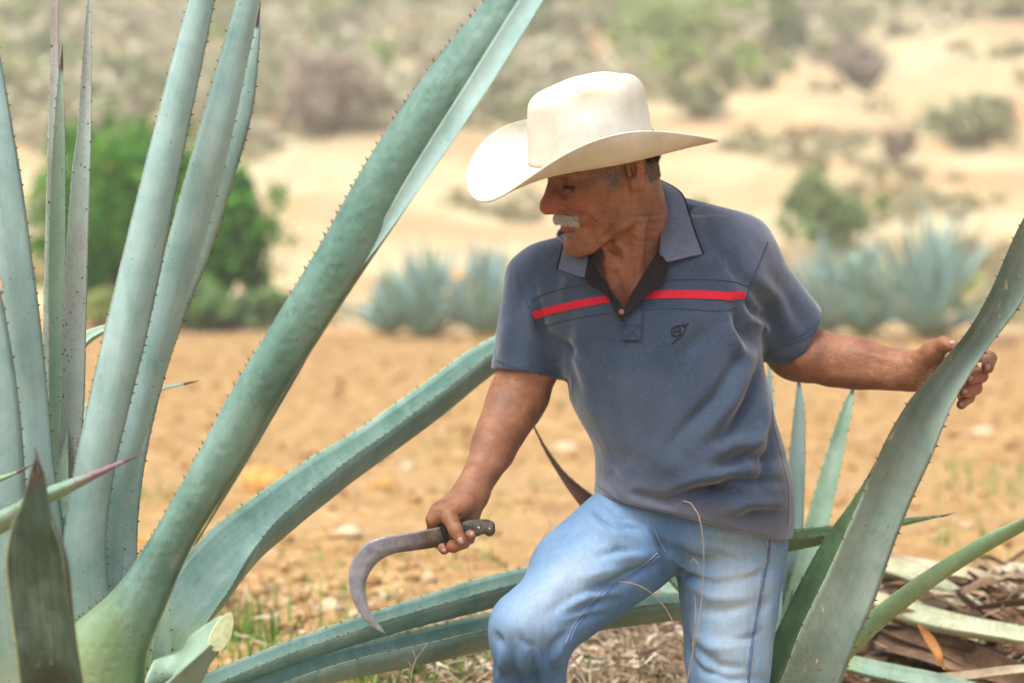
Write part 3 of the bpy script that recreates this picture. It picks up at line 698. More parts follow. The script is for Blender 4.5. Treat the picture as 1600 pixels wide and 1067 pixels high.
RL([(1200,1350,4.2,60),(1208,950,4.22,40),(1208,720,4.25,26),(1202,552,4.25,2)], (-.5,-1,.1), A_BLUE, chan=.4)
RL([(1210,1350,4.2,70),(1242,1000,4.25,56),(1272,860,4.28,46),(1300,740,4.3,36),(1325,640,4.3,20),(1336,598,4.3,2)], (-.6,-1,.1), A_PALE, chan=.5)
RL([(1190,1350,4.1,80),(1125,1000,4.2,60),(1050,900,4.2,50),(975,835,4.2,50),(930,806,4.18,46),(900,774,4.16,30),(876,742,4.15,15),(850,700,4.14,7),(832,660,4.14,1.5)], (.5,-.8,.6), A_WILT, chan=.7, teeth=.02, label='leaf with a withered brown tip')
RL([(1160,1330,4.2,70),(1110,1000,4.3,60),(1050,930,4.32,40),(1000,905,4.34,16),(975,898,4.34,2)], (.3,-.6,.8), A_PALE, chan=.5)
RL([(1240,1350,4.1,80),(1240,1100,4.2,60),(1228,980,4.25,50),(1220,880,4.3,26),(1218,830,4.3,2)], (-.3,-1,.1), A_GREEN, chan=.5)

# ------------------------------------------------------------------ dead, cut leaves heaped on the right
def dead(pts, face, mat, label, chan=.5, thick=.3):
    p = P(pts[0][0], pts[0][1], pts[0][2])
    r = empty('cut_leaf', (p.x, p.y, max(float(ground_h(p.x, p.y)), p.z - .05)), label, 'cut leaf')
    agave_leaf(r, pts, face, mat, chan=chan, thick=thick, N=30, teeth=.03, tooth=.003, spine=False)
dead([(1330,925,4.6,30),(1420,965,4.5,60),(1500,985,4.4,62),(1600,1000,4.3,50),(1680,1010,4.3,20)], (0,-.4,1), A_DEADG, 'long straw coloured dead leaf pointing to the right edge, middle of the heap')
dead([(1330,880,4.8,44),(1420,900,4.7,52),(1490,940,4.65,50),(1560,985,4.6,40),(1640,1030,4.6,20)], (0,-.5,1), A_DEADG, 'pale green cut leaf at the back of the heap under the thin green leaf')
dead([(1370,1000,4.5,40),(1440,1010,4.45,60),(1520,1035,4.4,60),(1600,1060,4.35,46),(1680,1080,4.3,20)], (0,-.8,.6), A_ROT, 'rotten brown leaf in the middle of the heap', .3, .5)
dead([(1300,1035,4.3,40),(1380,1055,4.25,46),(1480,1075,4.2,44),(1600,1100,4.2,30)], (0,-.5,1), A_PALE, 'pale green cut leaf lowest in the heap at the bottom edge')
dead([(1380,870,4.9,24),(1450,890,4.85,36),(1530,905,4.8,34),(1600,935,4.8,30),(1650,960,4.8,10)], (0,-.5,1), A_DEAD, 'curled straw leaf along the top of the heap')
dead([(1480,885,5.0,14),(1540,905,4.95,24),(1600,945,4.9,26),(1650,975,4.9,12)], (0,-.3,1), A_ROT, 'thin dark brown leaf at the upper right of the heap')
dead([(1340,950,4.55,30),(1400,985,4.5,50),(1460,1010,4.45,40),(1510,1040,4.4,16)], (.2,-.8,.6), A_ROT, 'short split brown leaf left in the heap', .6, .6)
dead([(1400,1060,4.3,14),(1480,1062,4.25,26),(1580,1050,4.2,24),(1650,1040,4.2,10)], (0,-.5,1), A_DEAD, 'thin straw leaf lying across the bottom of the heap')
dead([(1435,975,4.2,6),(1452,1000,4.2,18),(1466,1025,4.18,14),(1475,1045,4.18,3)], (.2,-1,.2), flat_mat('orange_dead_leaf', (0.42, 0.20, 0.06), .7), 'short orange brown scrap hanging in the heap')
dead([(1330,1010,4.65,30),(1390,1035,4.6,44),(1470,1050,4.6,40),(1560,1075,4.55,20)], (0,-.3,1), A_DEADG, 'greyish leaf under the rotten brown leaf')
dead([(1380,935,4.75,30),(1460,950,4.7,40),(1560,965,4.7,34),(1640,968,4.7,14)], (0,-.3,1), A_DEAD, 'dry straw leaf just above the long straw coloured leaf')

for pts_, lab_ in (([(1345, 960, 4.62, 50), (1420, 985, 4.6, 84), (1510, 1010, 4.58, 90), (1610, 1050, 4.55, 60)], 'broad dark brown leaf added for the dark hollow in the heap middle'),
                   ([(1330, 1000, 4.7, 40), (1400, 1030, 4.68, 74), (1500, 1048, 4.66, 80), (1620, 1075, 4.62, 50)], 'broad dark brown leaf added for the dark hollow low in the heap'),
                   ([(1360, 905, 4.85, 30), (1440, 935, 4.83, 60), (1540, 960, 4.8, 60), (1640, 1000, 4.8, 40)], 'dark brown leaf added for the dark gaps behind the straw coloured leaves'),
                   ([(1420, 880, 4.95, 14), (1500, 912, 4.93, 30), (1570, 950, 4.9, 34), (1640, 990, 4.9, 20)], 'grey brown leaf added for the dark gaps along the back of the heap')):
    dead(pts_, (.1, -.7, .6), A_ROT, lab_, .35, .5)  # dark leaves added to stand for the shaded hollows of the heap
def debris():
    rs = np.random.RandomState(8); parts = []
    for k in range(900):
        Y = rs.uniform(4.35, 5.0); px, py = rs.uniform(1310, 1640), rs.uniform(925, 1100); p = P(px, py, Y); zg = float(ground_h(p.x, Y, False)); z = zg + .15 * rs.rand() ** 1.3 * smooth(1300, 1400, px)
        L = rs.uniform(.04, .26); d = nrm(np.array([1, rs.randn() * .5, -.12 + .3 * rs.randn()])); c = np.array([p.x, Y, z]); side = nrm(np.cross(d, rs.randn(3))); b = rs.randn(3) * L * .12
        cc = catmull(np.array([c - d * L / 2, c + b, c + d * L / 2]), 7); w = rs.uniform(.003, .012) * np.array([.3, .8, 1, 1, .9, .6, .15]); nn = nrm(np.cross(side, d))
        v = np.stack([cc - side * w[:, None], cc + nn * w[:, None] * .5, cc + side * w[:, None]], 1).reshape(-1, 3); i = np.arange(6)[:, None] * 3 + np.arange(2)[None]
        parts.append((v, np.stack([i, i + 1, i + 4, i + 3], -1).reshape(-1, 4)))
    v, f = merge(parts)
    m = Mat('dead_shreds', .85, .2); m.col(m.mix(m.ramp(m.noise(60, 4), [(.35, .0), (.65, .6)]), m.ramp(m.island(), [(0., (.05, .03, .02)), (.4, (.16, .09, .05)), (.7, (.36, .27, .17)), (1., (.56, .50, .37))]), (.12, .07, .04)))
    tag(obj('leaf_debris', mesh_np('leaf_debris', v, f), m.m), 'brown and straw shreds of dead agave leaf tangled in the heap on the right', kind='stuff')
debris()
# thin haze box added to lift and pale the far slope
def haze():
    lo, hi = (-345, -41, -1.6), (345, 425, 75)
    v = [(x, y, z) for x in (lo[0], hi[0]) for y in (lo[1], hi[1]) for z in (lo[2], hi[2])]
    f = [(0, 1, 3, 2), (4, 6, 7, 5), (0, 4, 5, 1), (2, 3, 7, 6), (0, 2, 6, 4), (1, 5, 7, 3)]
    m = bpy.data.materials.new('haze'); m.use_nodes = True; n = m.node_tree.nodes; n.remove(n['Principled BSDF'])
    pv = n.new('ShaderNodeVolumePrincipled'); pv.inputs['Color'].default_value = (0.97, 0.94, 0.86, 1); pv.inputs['Density'].default_value = 0.0036; pv.inputs['Anisotropy'].default_value = 0.2
    m.node_tree.links.new(pv.outputs[0], n['Material Output'].inputs['Volume'])
    tag(obj('haze', mesh_np('haze', v, f, False), m), 'thin even haze added to pale the far slope', kind='stuff')
haze()
# ------------------------------------------------------------------ implicit surfaces for the figure
class Field:
    def __init__(s, lo, hi, h):
        s.h = h; s.lo = np.array(lo, float); n = np.ceil((np.array(hi) - s.lo) / h).astype(int) + 1
        s.ax = [s.lo[i] + h * np.arange(n[i]) for i in range(3)]
        s.D = np.full(n, 0.5, np.float32)
    def block(s, lo, hi, m):
        sl = []
        for i in range(3):
            a = int(np.clip((lo[i] - m - s.lo[i]) / s.h, 0, len(s.ax[i]))); b = int(np.clip((hi[i] + m - s.lo[i]) / s.h + 1, 0, len(s.ax[i])))
            if b <= a: return None
            sl.append(slice(a, b))
        X = s.ax[0][sl[0]][:, None, None]; Y = s.ax[1][sl[1]][None, :, None]; Z = s.ax[2][sl[2]][None, None, :]
        return tuple(sl), X, Y, Z
    def add(s, prim, k=0.01):
        lo, hi, fn = prim; b = s.block(lo, hi, k + 3 * s.h)
        if b is None: return s
        sl, X, Y, Z = b; d = fn(X, Y, Z); a = s.D[sl]; h = np.clip(.5 + .5 * (a - d) / k, 0, 1)
        s.D[sl] = a * (1 - h) + d * h - k * h * (1 - h); return s
    def cut(s, prim, k=0.004):
        lo, hi, fn = prim; b = s.block(lo, hi, k + 3 * s.h)
        if b is None: return s
        sl, X, Y, Z = b; d = -fn(X, Y, Z); a = s.D[sl]; h = np.clip(.5 - .5 * (a - d) / k, 0, 1)
        s.D[sl] = a * (1 - h) + d * h + k * h * (1 - h); return s
    def mesh(s):
        D = s.D; I = D < 0
        c = [I[i:I.shape[0]-1+i, j:I.shape[1]-1+j, k:I.shape[2]-1+k] for i in (0, 1) for j in (0, 1) for k in (0, 1)]
        allin = c[0].copy(); anyin = c[0].copy()
        for q in c[1:]: allin &= q; anyin |= q
        act = np.argwhere(anyin & ~allin)
        idx = np.full(c[0].shape, -1, np.int32); idx[tuple(act.T)] = np.arange(len(act))
        val = np.stack([D[act[:, 0] + i, act[:, 1] + j, act[:, 2] + k] for i in (0, 1) for j in (0, 1) for k in (0, 1)], 1)
        off = np.array([(i, j, k) for i in (0, 1) for j in (0, 1) for k in (0, 1)], float)
        acc = np.zeros((len(act), 3)); cnt = np.zeros(len(act))
        for a in range(8):
            for b in range(a + 1, 8):
                if np.abs(off[a] - off[b]).sum() != 1: continue
                va, vb = val[:, a], val[:, b]; m = (va < 0) != (vb < 0)
                t = np.where(m, va / np.where(m, va - vb, 1), 0)
                acc[m] += (off[a] + t[:, None] * (off[b] - off[a]))[m]; cnt[m] += 1
        V = s.lo + (act + acc / cnt[:, None]) * s.h
        Fs = []
        for ax in range(3):
            sl0 = [slice(None)] * 3; sl1 = [slice(None)] * 3; sl0[ax] = slice(0, -1); sl1[ax] = slice(1, None)
            A, B = I[tuple(sl0)], I[tuple(sl1)]; ch = np.argwhere(A != B)
            o1, o2 = [(1, 2), (2, 0), (0, 1)][ax]
            ok = (ch[:, o1] > 0) & (ch[:, o2] > 0) & (ch[:, o1] < D.shape[o1] - 1) & (ch[:, o2] < D.shape[o2] - 1)
            ch = ch[ok]; inside = A[tuple(ch.T)]
            def cell(d1, d2):
                q = ch.copy(); q[:, o1] -= d1; q[:, o2] -= d2; return idx[tuple(q.T)]
            qd = np.stack([cell(1, 1), cell(0, 1), cell(0, 0), cell(1, 0)], 1)
            qd[~inside] = qd[~inside][:, ::-1]; Fs.append(qd)
        Fq = np.concatenate(Fs); Fq = Fq[(Fq >= 0).all(1)]
        return V, Fq
def rc(a, b, r1, r2, flat=None):
    """round cone from a to b"""
    a = np.array(a, float); b = np.array(b, float); ab = b - a; L2 = max(1e-12, ab @ ab); R = max(r1, r2)
    def fn(X, Y, Z):
        t = np.clip(((X - a[0]) * ab[0] + (Y - a[1]) * ab[1] + (Z - a[2]) * ab[2]) / L2, 0, 1)
        dx = X - a[0] - t * ab[0]; dy = Y - a[1] - t * ab[1]; dz = Z - a[2] - t * ab[2]
        d2 = dx * dx + dy * dy + dz * dz
        if flat is not None:
            n, q = flat; dn = dx * n[0] + dy * n[1] + dz * n[2]; d2 = d2 + (q * q - 1) * dn * dn
            return (np.sqrt(d2) - (r1 + (r2 - r1) * t)) / max(1, q) ** .5
        return np.sqrt(d2) - (r1 + (r2 - r1) * t)
    return np.minimum(a, b) - R, np.maximum(a, b) + R, fn
def ell(c, r, axes=np.eye(3)):
    c = np.array(c, float); r = np.array(r, float); A = np.array(axes, float); R = r.max()
    def fn(X, Y, Z):
        k0 = 0; k1 = 0
        for i in range(3):
            q = ((X - c[0]) * A[i][0] + (Y - c[1]) * A[i][1] + (Z - c[2]) * A[i][2]) / r[i]; k0 = k0 + q * q; k1 = k1 + (q / r[i]) ** 2
        k0 = np.sqrt(k0); return k0 * (k0 - 1) / np.maximum(1e-6, np.sqrt(k1))
    return c - R, c + R, fn
def chain(f, pts, rad, k=0.006):
    for i in range(len(pts) - 1): f.add(rc(pts[i], pts[i + 1], rad[i], rad[i + 1]), k)
def q3(px, py, d=0.0): return np.array(Q(px, py, d))
def lap(V, Fq, it=1, lam=0.5):
    n = len(V)
    for _ in range(it):
        acc = np.zeros_like(V); cnt = np.zeros(n)
        for a, b in ((0, 1), (1, 2), (2, 3), (3, 0)):
            for i in range(3):
                acc[:, i] += np.bincount(Fq[:, a], V[Fq[:, b], i], n) + np.bincount(Fq[:, b], V[Fq[:, a], i], n)
            cnt += np.bincount(Fq[:, a], minlength=n) + np.bincount(Fq[:, b], minlength=n)
        V = V + lam * (acc / np.maximum(1, cnt)[:, None] - V)
    return V
def vnormals(V, Fq):
    fn = np.cross(V[Fq[:, 2]] - V[Fq[:, 0]], V[Fq[:, 3]] - V[Fq[:, 1]]); n = np.zeros_like(V)
    for c_ in range(4):
        for i in range(3): n[:, i] += np.bincount(Fq[:, c_], fn[:, i], len(V))
    return nrm(n)
def seg2(px, py, a, b):
    ax, ay = a; bx, by = b; L = (bx - ax) ** 2 + (by - ay) ** 2
    t = np.clip(((px - ax) * (bx - ax) + (py - ay) * (by - ay)) / L, 0, 1)
    return np.hypot(px - ax - t * (bx - ax), py - ay - t * (by - ay)), t
def folds(V, Fq, lines, only_front=True):
    """press creases into a cloth surface: (x1,y1,x2,y2,amplitude mm,width) each fades to its ends"""
    N = vnormals(V, Fq); px, py = project(V); fr = np.clip(-N[:, 1] * 2.0, 0, 1) if only_front else 1.0
    dsp = np.zeros(len(V))
    for L in lines:
        x1, y1, x2, y2, am, w = L[:6]
        # bowed centre line in three pieces
        bow = L[6] if len(L) > 6 else 0.0
        mx, my = (x1 + x2) / 2 - (y2 - y1) * bow, (y1 + y2) / 2 + (x2 - x1) * bow
        d1, t1 = seg2(px, py, (x1, y1), (mx, my)); d2, t2 = seg2(px, py, (mx, my), (x2, y2))
        d = np.minimum(d1, d2); t = np.where(d1 < d2, t1 * .5, .5 + t2 * .5)
        dsp += 1.85 * am / 1000 * np.exp(-(d / w) ** 2) * (0.25 + 0.75 * np.sin(np.pi * np.clip(t, 0.02, 0.98)))
    return V + N * (dsp * fr)[:, None]

# ------------------------------------------------------------------ materials of the man
def skin_mat():
    m = Mat('sunburnt_skin', 0.5, 0.35)
    n = m.noise(28, 5, 0.65); n2 = m.noise(130, 3, 0.6)
    c = m.ramp(n, [(0.32, (0.165, 0.070, 0.036)), (0.5, (0.245, 0.110, 0.058)), (0.68, (0.335, 0.163, 0.092))])
    c = m.mix(m.ramp(n2, [(0.38, 0.35), (0.6, 0.0)]), c, (0.21, 0.075, 0.035))
    red = m.attr('red'); dark = m.attr('dark')
    c = m.mix(m.math('MULTIPLY', m.ramp(m.noise(75, 4, .75), [(.56, 0.0), (.66, 1.0)]), .4), c, (0.15, 0.05, 0.022))
    c = m.mix(m.math('MULTIPLY', red, 0.6), c, (0.42, 0.10, 0.075))
    c = m.mix(dark, c, (0.13, 0.05, 0.028))
    m.col(c)
    m.b.inputs['Subsurface Weight'].default_value = 0.12; m.b.inputs['Subsurface Radius'].default_value = (0.01, 0.004, 0.002); m.b.inputs['Subsurface Scale'].default_value = 0.6
    w = m.noise(70, 5, 0.7, m.coords('Object', (1, 1, 2.2))); b1 = m.bump(w, 0.8, 0.002)
    m.bump(m.voro(420, None), 0.45, 0.0008, b1)
    m.rough(m.ramp(n, [(0.3, 0.42), (0.7, 0.58)]))
    return m.m
SKIN = skin_mat()
def cloth_shirt():
    m = Mat('heather_blue_jersey', 0.95, 0.12)
    f = m.noise(1.0, 4, 0.7, m.coords('Object', (160, 160, 620))); g = m.noise(420, 2, 0.6); L = m.noise(7, 4, 0.6)
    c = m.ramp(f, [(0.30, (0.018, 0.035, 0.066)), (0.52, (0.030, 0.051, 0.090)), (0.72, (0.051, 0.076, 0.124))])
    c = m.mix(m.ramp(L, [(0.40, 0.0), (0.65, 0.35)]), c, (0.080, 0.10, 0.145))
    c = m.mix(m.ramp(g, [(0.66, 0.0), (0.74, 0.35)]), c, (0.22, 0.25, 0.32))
    c = m.mix(m.math('MULTIPLY', m.attr('fade_and_light'), 0.75), c, (0.125, 0.135, 0.18))
    m.col(c); m.b.inputs['Sheen Weight'].default_value = 0.35; m.b.inputs['Sheen Roughness'].default_value = 0.5
    b1 = m.bump(f, 0.35, 0.0008); m.bump(m.noise(24, 4, 0.6), 0.4, 0.003, b1)
    return m.m
SHIRT = cloth_shirt()
def cloth_jeans():
    m = Mat('faded_denim', 0.9, 0.15)
    tw = m.n.new('ShaderNodeTexWave'); tw.wave_type = 'BANDS'; tw.bands_direction = 'DIAGONAL'; tw.inputs['Scale'].default_value = 330; tw.inputs['Distortion'].default_value = 1.5
    m.lk(m.co.outputs['Object'], tw.inputs[0])
    v = m.noise(1.0, 5, 0.7, m.coords('Object', (150, 150, 30))); L = m.noise(9, 4, 0.65)
    f = m.math('ADD', m.attr('fade_and_light'), m.math('MULTIPLY', m.math('SUBTRACT', L, 0.5), 0.35))
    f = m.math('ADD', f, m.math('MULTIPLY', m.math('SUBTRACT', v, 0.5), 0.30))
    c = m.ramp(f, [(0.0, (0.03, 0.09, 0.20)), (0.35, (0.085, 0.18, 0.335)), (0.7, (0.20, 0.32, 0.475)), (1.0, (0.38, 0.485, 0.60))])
    c = m.mix(m.math('MULTIPLY', m.math('SUBTRACT', 1.0, tw.outputs['Fac']), 0.06), c, (0.45, 0.5, 0.58))
    m.col(c); b1 = m.bump(tw.outputs['Fac'], 0.08, 0.0003); m.bump(m.noise(60, 6, 0.75, m.coords('Object', (1, 1, .6))), 0.7, 0.0025, b1)
    return m.m
JEANS = cloth_jeans()
M_DARK = flat_mat('dark_twill', (0.019, 0.015, 0.015), 0.9, 0.15, 0.3, 300)
M_RED = flat_mat('red_tape', (0.50, 0.014, 0.035), 0.8, 0.2, 0.12, 400)
M_THREAD = flat_mat('black_thread', (0.012, 0.012, 0.018), 0.6, 0.3, 0.3, 400)
M_SEAM = flat_mat('shirt_stitching', (0.05, 0.06, 0.10), 0.9, 0.1, 0.3, 400)
M_JSEAM = flat_mat('denim_stitching', (0.33, 0.36, 0.42), 0.9, 0.1, 0.5, 500)
M_JSEAMD = flat_mat('denim_edge', (0.10, 0.18, 0.34), 0.9, 0.1, 0.3, 400)
M_NAIL = flat_mat('fingernail', (0.40, 0.23, 0.165), 0.35, 0.5, 0.15, 100)
M_NAILP = flat_mat('pale_fingernail', (0.34, 0.25, 0.20), 0.4, 0.5, 0.1, 100)

man_base = on_ground(0.30, 3.85)
MAN = empty('person', man_base, 'man in cream cowboy hat, blue polo shirt and faded jeans, gripping an agave leaf', 'person')

# head axes: f forward, u up, s towards the camera side
yaw, pit = math.radians(66), math.radians(17)
f0 = np.array([-math.sin(yaw), -math.cos(yaw), 0]); s0 = np.array([math.cos(yaw), -math.sin(yaw), 0])
hf = f0 * math.cos(pit) + np.array([0, 0, -math.sin(pit)]); hu = f0 * math.sin(pit) + np.array([0, 0, math.cos(pit)]); hs = s0
ROLL = math.radians(4)    # the near side of the head a little lower
hu, hs = hu * math.cos(ROLL) + hs * math.sin(ROLL), hs * math.cos(ROLL) - hu * math.sin(ROLL)
EAR = q3(985, 270, -0.155)
HO = EAR - 0.073 * hs
HA = np.array([hf, hu, hs])
def H(f, u, s): return HO + (f * hf + u * hu + s * hs) / 1000.0
def he(c, r, tilt=None):
    A = HA
    if tilt is not None:
        a, kind = tilt; ca, sa = math.cos(a), math.sin(a)
        if kind == 's': A = np.array([hf * ca + hu * sa, hu * ca - hf * sa, hs])
        if kind == 'u': A = np.array([hf * ca + hs * sa, hu, hs * ca - hf * sa])
        if kind == 'f': A = np.array([hf, hu * ca + hs * sa, hs * ca - hu * sa])
    return ell(H(*c), np.array(r) / 1000.0, A)
def hc(a, b, r1, r2): return rc(H(*a), H(*b), r1 / 1000, r2 / 1000)

def build_head():
    ctr = H(20, -40, 0)
    G = Field(ctr - np.array([.155, .16, .20]), ctr + np.array([.17, .21, .19]), 0.0018)
    G.add(he((4, 32, 0), (88, 66, 72)), 0.01)                       # skull
    G.add(he((42, -8, 0), (50, 62, 60)), 0.02)                      # face block
    G.add(hc((16, -64, 50), (66, -94, 16), 15, 16), 0.016)          # jaw, near
    G.add(hc((16, -64, -50), (66, -94, -16), 15, 16), 0.016)
    G.add(hc((4, -20, 56), (20, -66, 47), 14, 14), 0.02)
    G.add(hc((4, -20, -56), (20, -66, -47), 14, 14), 0.02)
    G.add(he((82, -95, 0), (18, 18, 24)), 0.012)                    # chin
    G.add(he((68, -70, 0), (24, 22, 30)), 0.018)                    # muzzle below the lips
    G.add(he((78, -45, 0), (20, 24, 30)), 0.016)                    # upper lip
    for sg in (1, -1):
        G.add(he((60, -10, 42 * sg), (24, 20, 20)), 0.018)          # cheek bone
        G.add(he((56, -42, 42 * sg), (20, 26, 14)), 0.016)          # cheek
        G.add(hc((84, 22, 14 * sg), (66, 20, 50 * sg), 9, 8), 0.012)  # brow
        G.cut(he((88, 6, 30 * sg), (15, 11, 15)), 0.014)            # eye socket
        G.add(he((72, 6, 31 * sg), (13, 12, 14)), 0.003)            # lids over the eyeball
        G.cut(hc((86, 3, 20 * sg), (80, 0, 43 * sg), 1.3, 1.0), 0.002)
        G.add(hc((84, -4, 20 * sg), (74, -9, 42 * sg), 3.2, 2.5), 0.005)  # bag under the eye
        G.add(he((99, -30, 13 * sg), (11, 8.5, 8.5)), 0.005)        # nostril wing
        G.cut(he((103, -37, 7.5 * sg), (5.5, 3, 3.2)), 0.002)
        G.add(hc((93, -22, 19 * sg), (80, -56, 34 * sg), 5, 6), 0.008)   # fold from nose to mouth
        G.cut(hc((88, -42, 31 * sg), (76, -66, 38 * sg), 2.0, 1.6), 0.004)
        G.cut(hc((76, -66, 38 * sg), (64, -82, 36 * sg), 1.6, 0.8), 0.004)
        for q in range(4):                                          # crow's feet and cheek lines
            G.cut(hc((66 - 2 * q, 8 - 5 * q, 52 * sg), (44 - 3 * q, 16 - 13 * q, 62 * sg), 0.8, 0.4), 0.003)
        for q in range(3):
            pass
    G.add(hc((88, 16, 0), (110, -16, 0), 8.5, 9), 0.009)            # nose bridge
    G.add(he((112, -24, 0), (13, 12, 12)), 0.008)
    for sg in (1, -1): G.add(he((94, -17, 9 * sg), (15, 14, 9)), 0.008)                   # nose tip
    G.add(hc((100, -34, 0), (106, -34, 0), 4, 4), 0.004)
    G.cut(hc((98, -58, 0), (84, -61, 26), 1.9, 1.2), 0.004)         # mouth line
    G.cut(hc((98, -58, 0), (84, -61, -26), 1.9, 1.2), 0.004)
    G.add(hc((94, -64, 0), (84, -65, 18), 5.0, 3.5), 0.004)         # lower lip
    G.add(hc((94, -64, 0), (84, -65, -18), 5.0, 3.5), 0.004)
    G.cut(hc((91, -75, -12), (91, -75, 12), 3, 3), 0.009)           # hollow above the chin
    G.add(he((60, 50, 0), (38, 34, 58)), 0.02)                      # forehead
    # ear
    for sg in (1, -1):
        G.add(he((-6, 1, 72 * sg), (12, 27, 7), (-.22, 's')), 0.005)
        G.cut(he((-5, 3, 81 * sg), (7.5, 16, 8.5), (-.22, 's')), 0.003)
        G.cut(he((1, -2, 76 * sg), (6, 7, 12)), 0.003)
        rim = [H(5, -2, 77 * sg), H(4, 16, 78 * sg), H(-2, 26, 79 * sg), H(-11, 26, 80 * sg), H(-17, 14, 81 * sg), H(-17, -1, 80 * sg), H(-12, -14, 78 * sg), H(-6, -23, 76 * sg), H(0, -22, 74 * sg), H(2, -13, 74 * sg)]
        chain(G, rim, [.0028, .003, .0034, .0036, .0036, .0034, .0036, .006, .006, .004], 0.003)
        G.add(hc((4, -3, 76 * sg), (5, 4, 76 * sg), 3.5, 3), 0.003)
        chain(G, [H(-12, 14, 79 * sg), H(-11.5, 1, 78.5 * sg), H(-6, -10, 78 * sg)], [.0026, .0028, .003], 0.003)
    # neck
    nb = q3(1000, 420, 0.02)
    G.add(rc(H(-22, -20, 0), nb, .055, .064), 0.02)
    G.add(rc(H(0, -55, 0), q3(985, 430, -0.025), .040, .052), 0.014)
    G.add(rc(H(-20, -26, 50), q3(992, 452, -0.088), .015, .011), 0.016)   # the long neck muscle
    G.add(rc(H(-18, -22, -52), q3(960, 440, -0.05), .014, .010), 0.012)
    G.add(rc(H(40, -98, 12), q3(966, 440, -0.090), .007, .006), 0.012)    # cords under the chin
    G.add(rc(H(26, -88, 34), q3(984, 440, -0.088), .006, .005), 0.012)
    G.add(rc(q3(956, 414, -0.088), q3(960, 424, -0.092), .010, .009), 0.016)
    for a, b in (((-2, -62, 62), (-46, -58, 48)), ((2, -74, 58), (-44, -74, 42)), ((30, -84, 44), (6, -96, 44))):
        pass
    G.add(rc(q3(935, 450, -0.03), q3(1030, 450, -0.03), .055, .06), 0.03)  # collar bones and chest
    G.add(rc(q3(950, 500, -0.02), q3(1045, 500, -0.02), .07, .07), 0.03)
    G.cut(rc(q3(958, 430, -0.104), q3(970, 480, -0.12), .004, .003), 0.014)
    V, Fq = G.mesh(); V = lap(V, Fq, 2, 0.4)
    for path, am, w in (
        ([(876, 316), (886, 321), (897, 329), (912, 334), (926, 343), (936, 356)], -2.6, 2.4), ([(888, 314), (904, 321), (924, 331), (940, 346), (946, 360)], 1.5, 6),
        ([(914, 337), (920, 346), (926, 357)], -1.6, 2.2), ([(871, 292), (876, 302), (884, 312)], -1.3, 3), ([(880, 303), (896, 306), (912, 302)], -1.0, 3),
        ([(893, 287), (908, 283), (922, 277)], -.8, 2), ([(893, 291), (910, 291), (926, 287)], -.8, 2), ([(892, 296), (906, 299), (922, 299)], -.7, 2),
        ([(948, 318), (952, 335), (949, 350)], -1.1, 4), ([(958, 312), (964, 330), (960, 346)], -.8, 4), ([(930, 318), (938, 330), (945, 345)], -.7, 3),
        ([(931, 384), (944, 370), (956, 356), (972, 346)], -3.2, 4.5), ([(980, 338), (1006, 338), (1034, 336)], -1.6, 2.0), ([(984, 344), (1008, 344), (1034, 342)], 1.2, 4),
        ([(950, 378), (962, 380), (974, 388), (978, 402)], 2.4, 4), ([(942, 386), (954, 390), (966, 396), (971, 408)], -3.0, 4.5), ([(985, 372), (1000, 378), (1024, 376)], -1.2, 2.6), ([(978, 360), (1000, 364), (1028, 360)], -.9, 2.6),
        ([(876, 366), (888, 363), (902, 366)], -1.6, 2.4), ([(912, 372), (920, 366), (927, 360)], -1.0, 2.4), ([(960, 420), (968, 445), (974, 470)], -1.6, 5), ([(948, 430), (952, 445), (960, 460)], 1.2, 4), ([(992, 400), (996, 425), (990, 450)], -1.4, 5)):
        N = vnormals(V, Fq); px, py = project(V); d = np.full(len(V), 1e9); tt = np.zeros(len(V)); n = len(path) - 1
        for i in range(n):
            di, ti = seg2(px, py, path[i], path[i + 1]); m_ = di < d; d[m_] = di[m_]; tt[m_] = (i + ti[m_]) / n
        g = np.clip(-N[:, 1] * 2, 0, 1) * np.exp(-(d / w) ** 2) * np.sin(np.pi * np.clip(tt, .04, .96)) ** .6
        V = V + N * (1.5 * am / 1000 * g)[:, None]
    N = vnormals(V, Fq); V = V + N * (.0006 * fbm(V[:, 0] * 60, V[:, 1] * 60, V[:, 2] * 60, 3))[:, None]
    return V, Fq
def build_arm(specs, lo, hi, h=0.0019, cuts=()):
    G = Field(lo, hi, h)
    for a, b, r1, r2, k in specs: G.add(rc(a, b, r1, r2), k)
    for a, b, r1, r2, k in cuts: G.cut(rc(a, b, r1, r2), k)
    V, Fq = G.mesh(); return lap(V, Fq, 1, 0.4), Fq

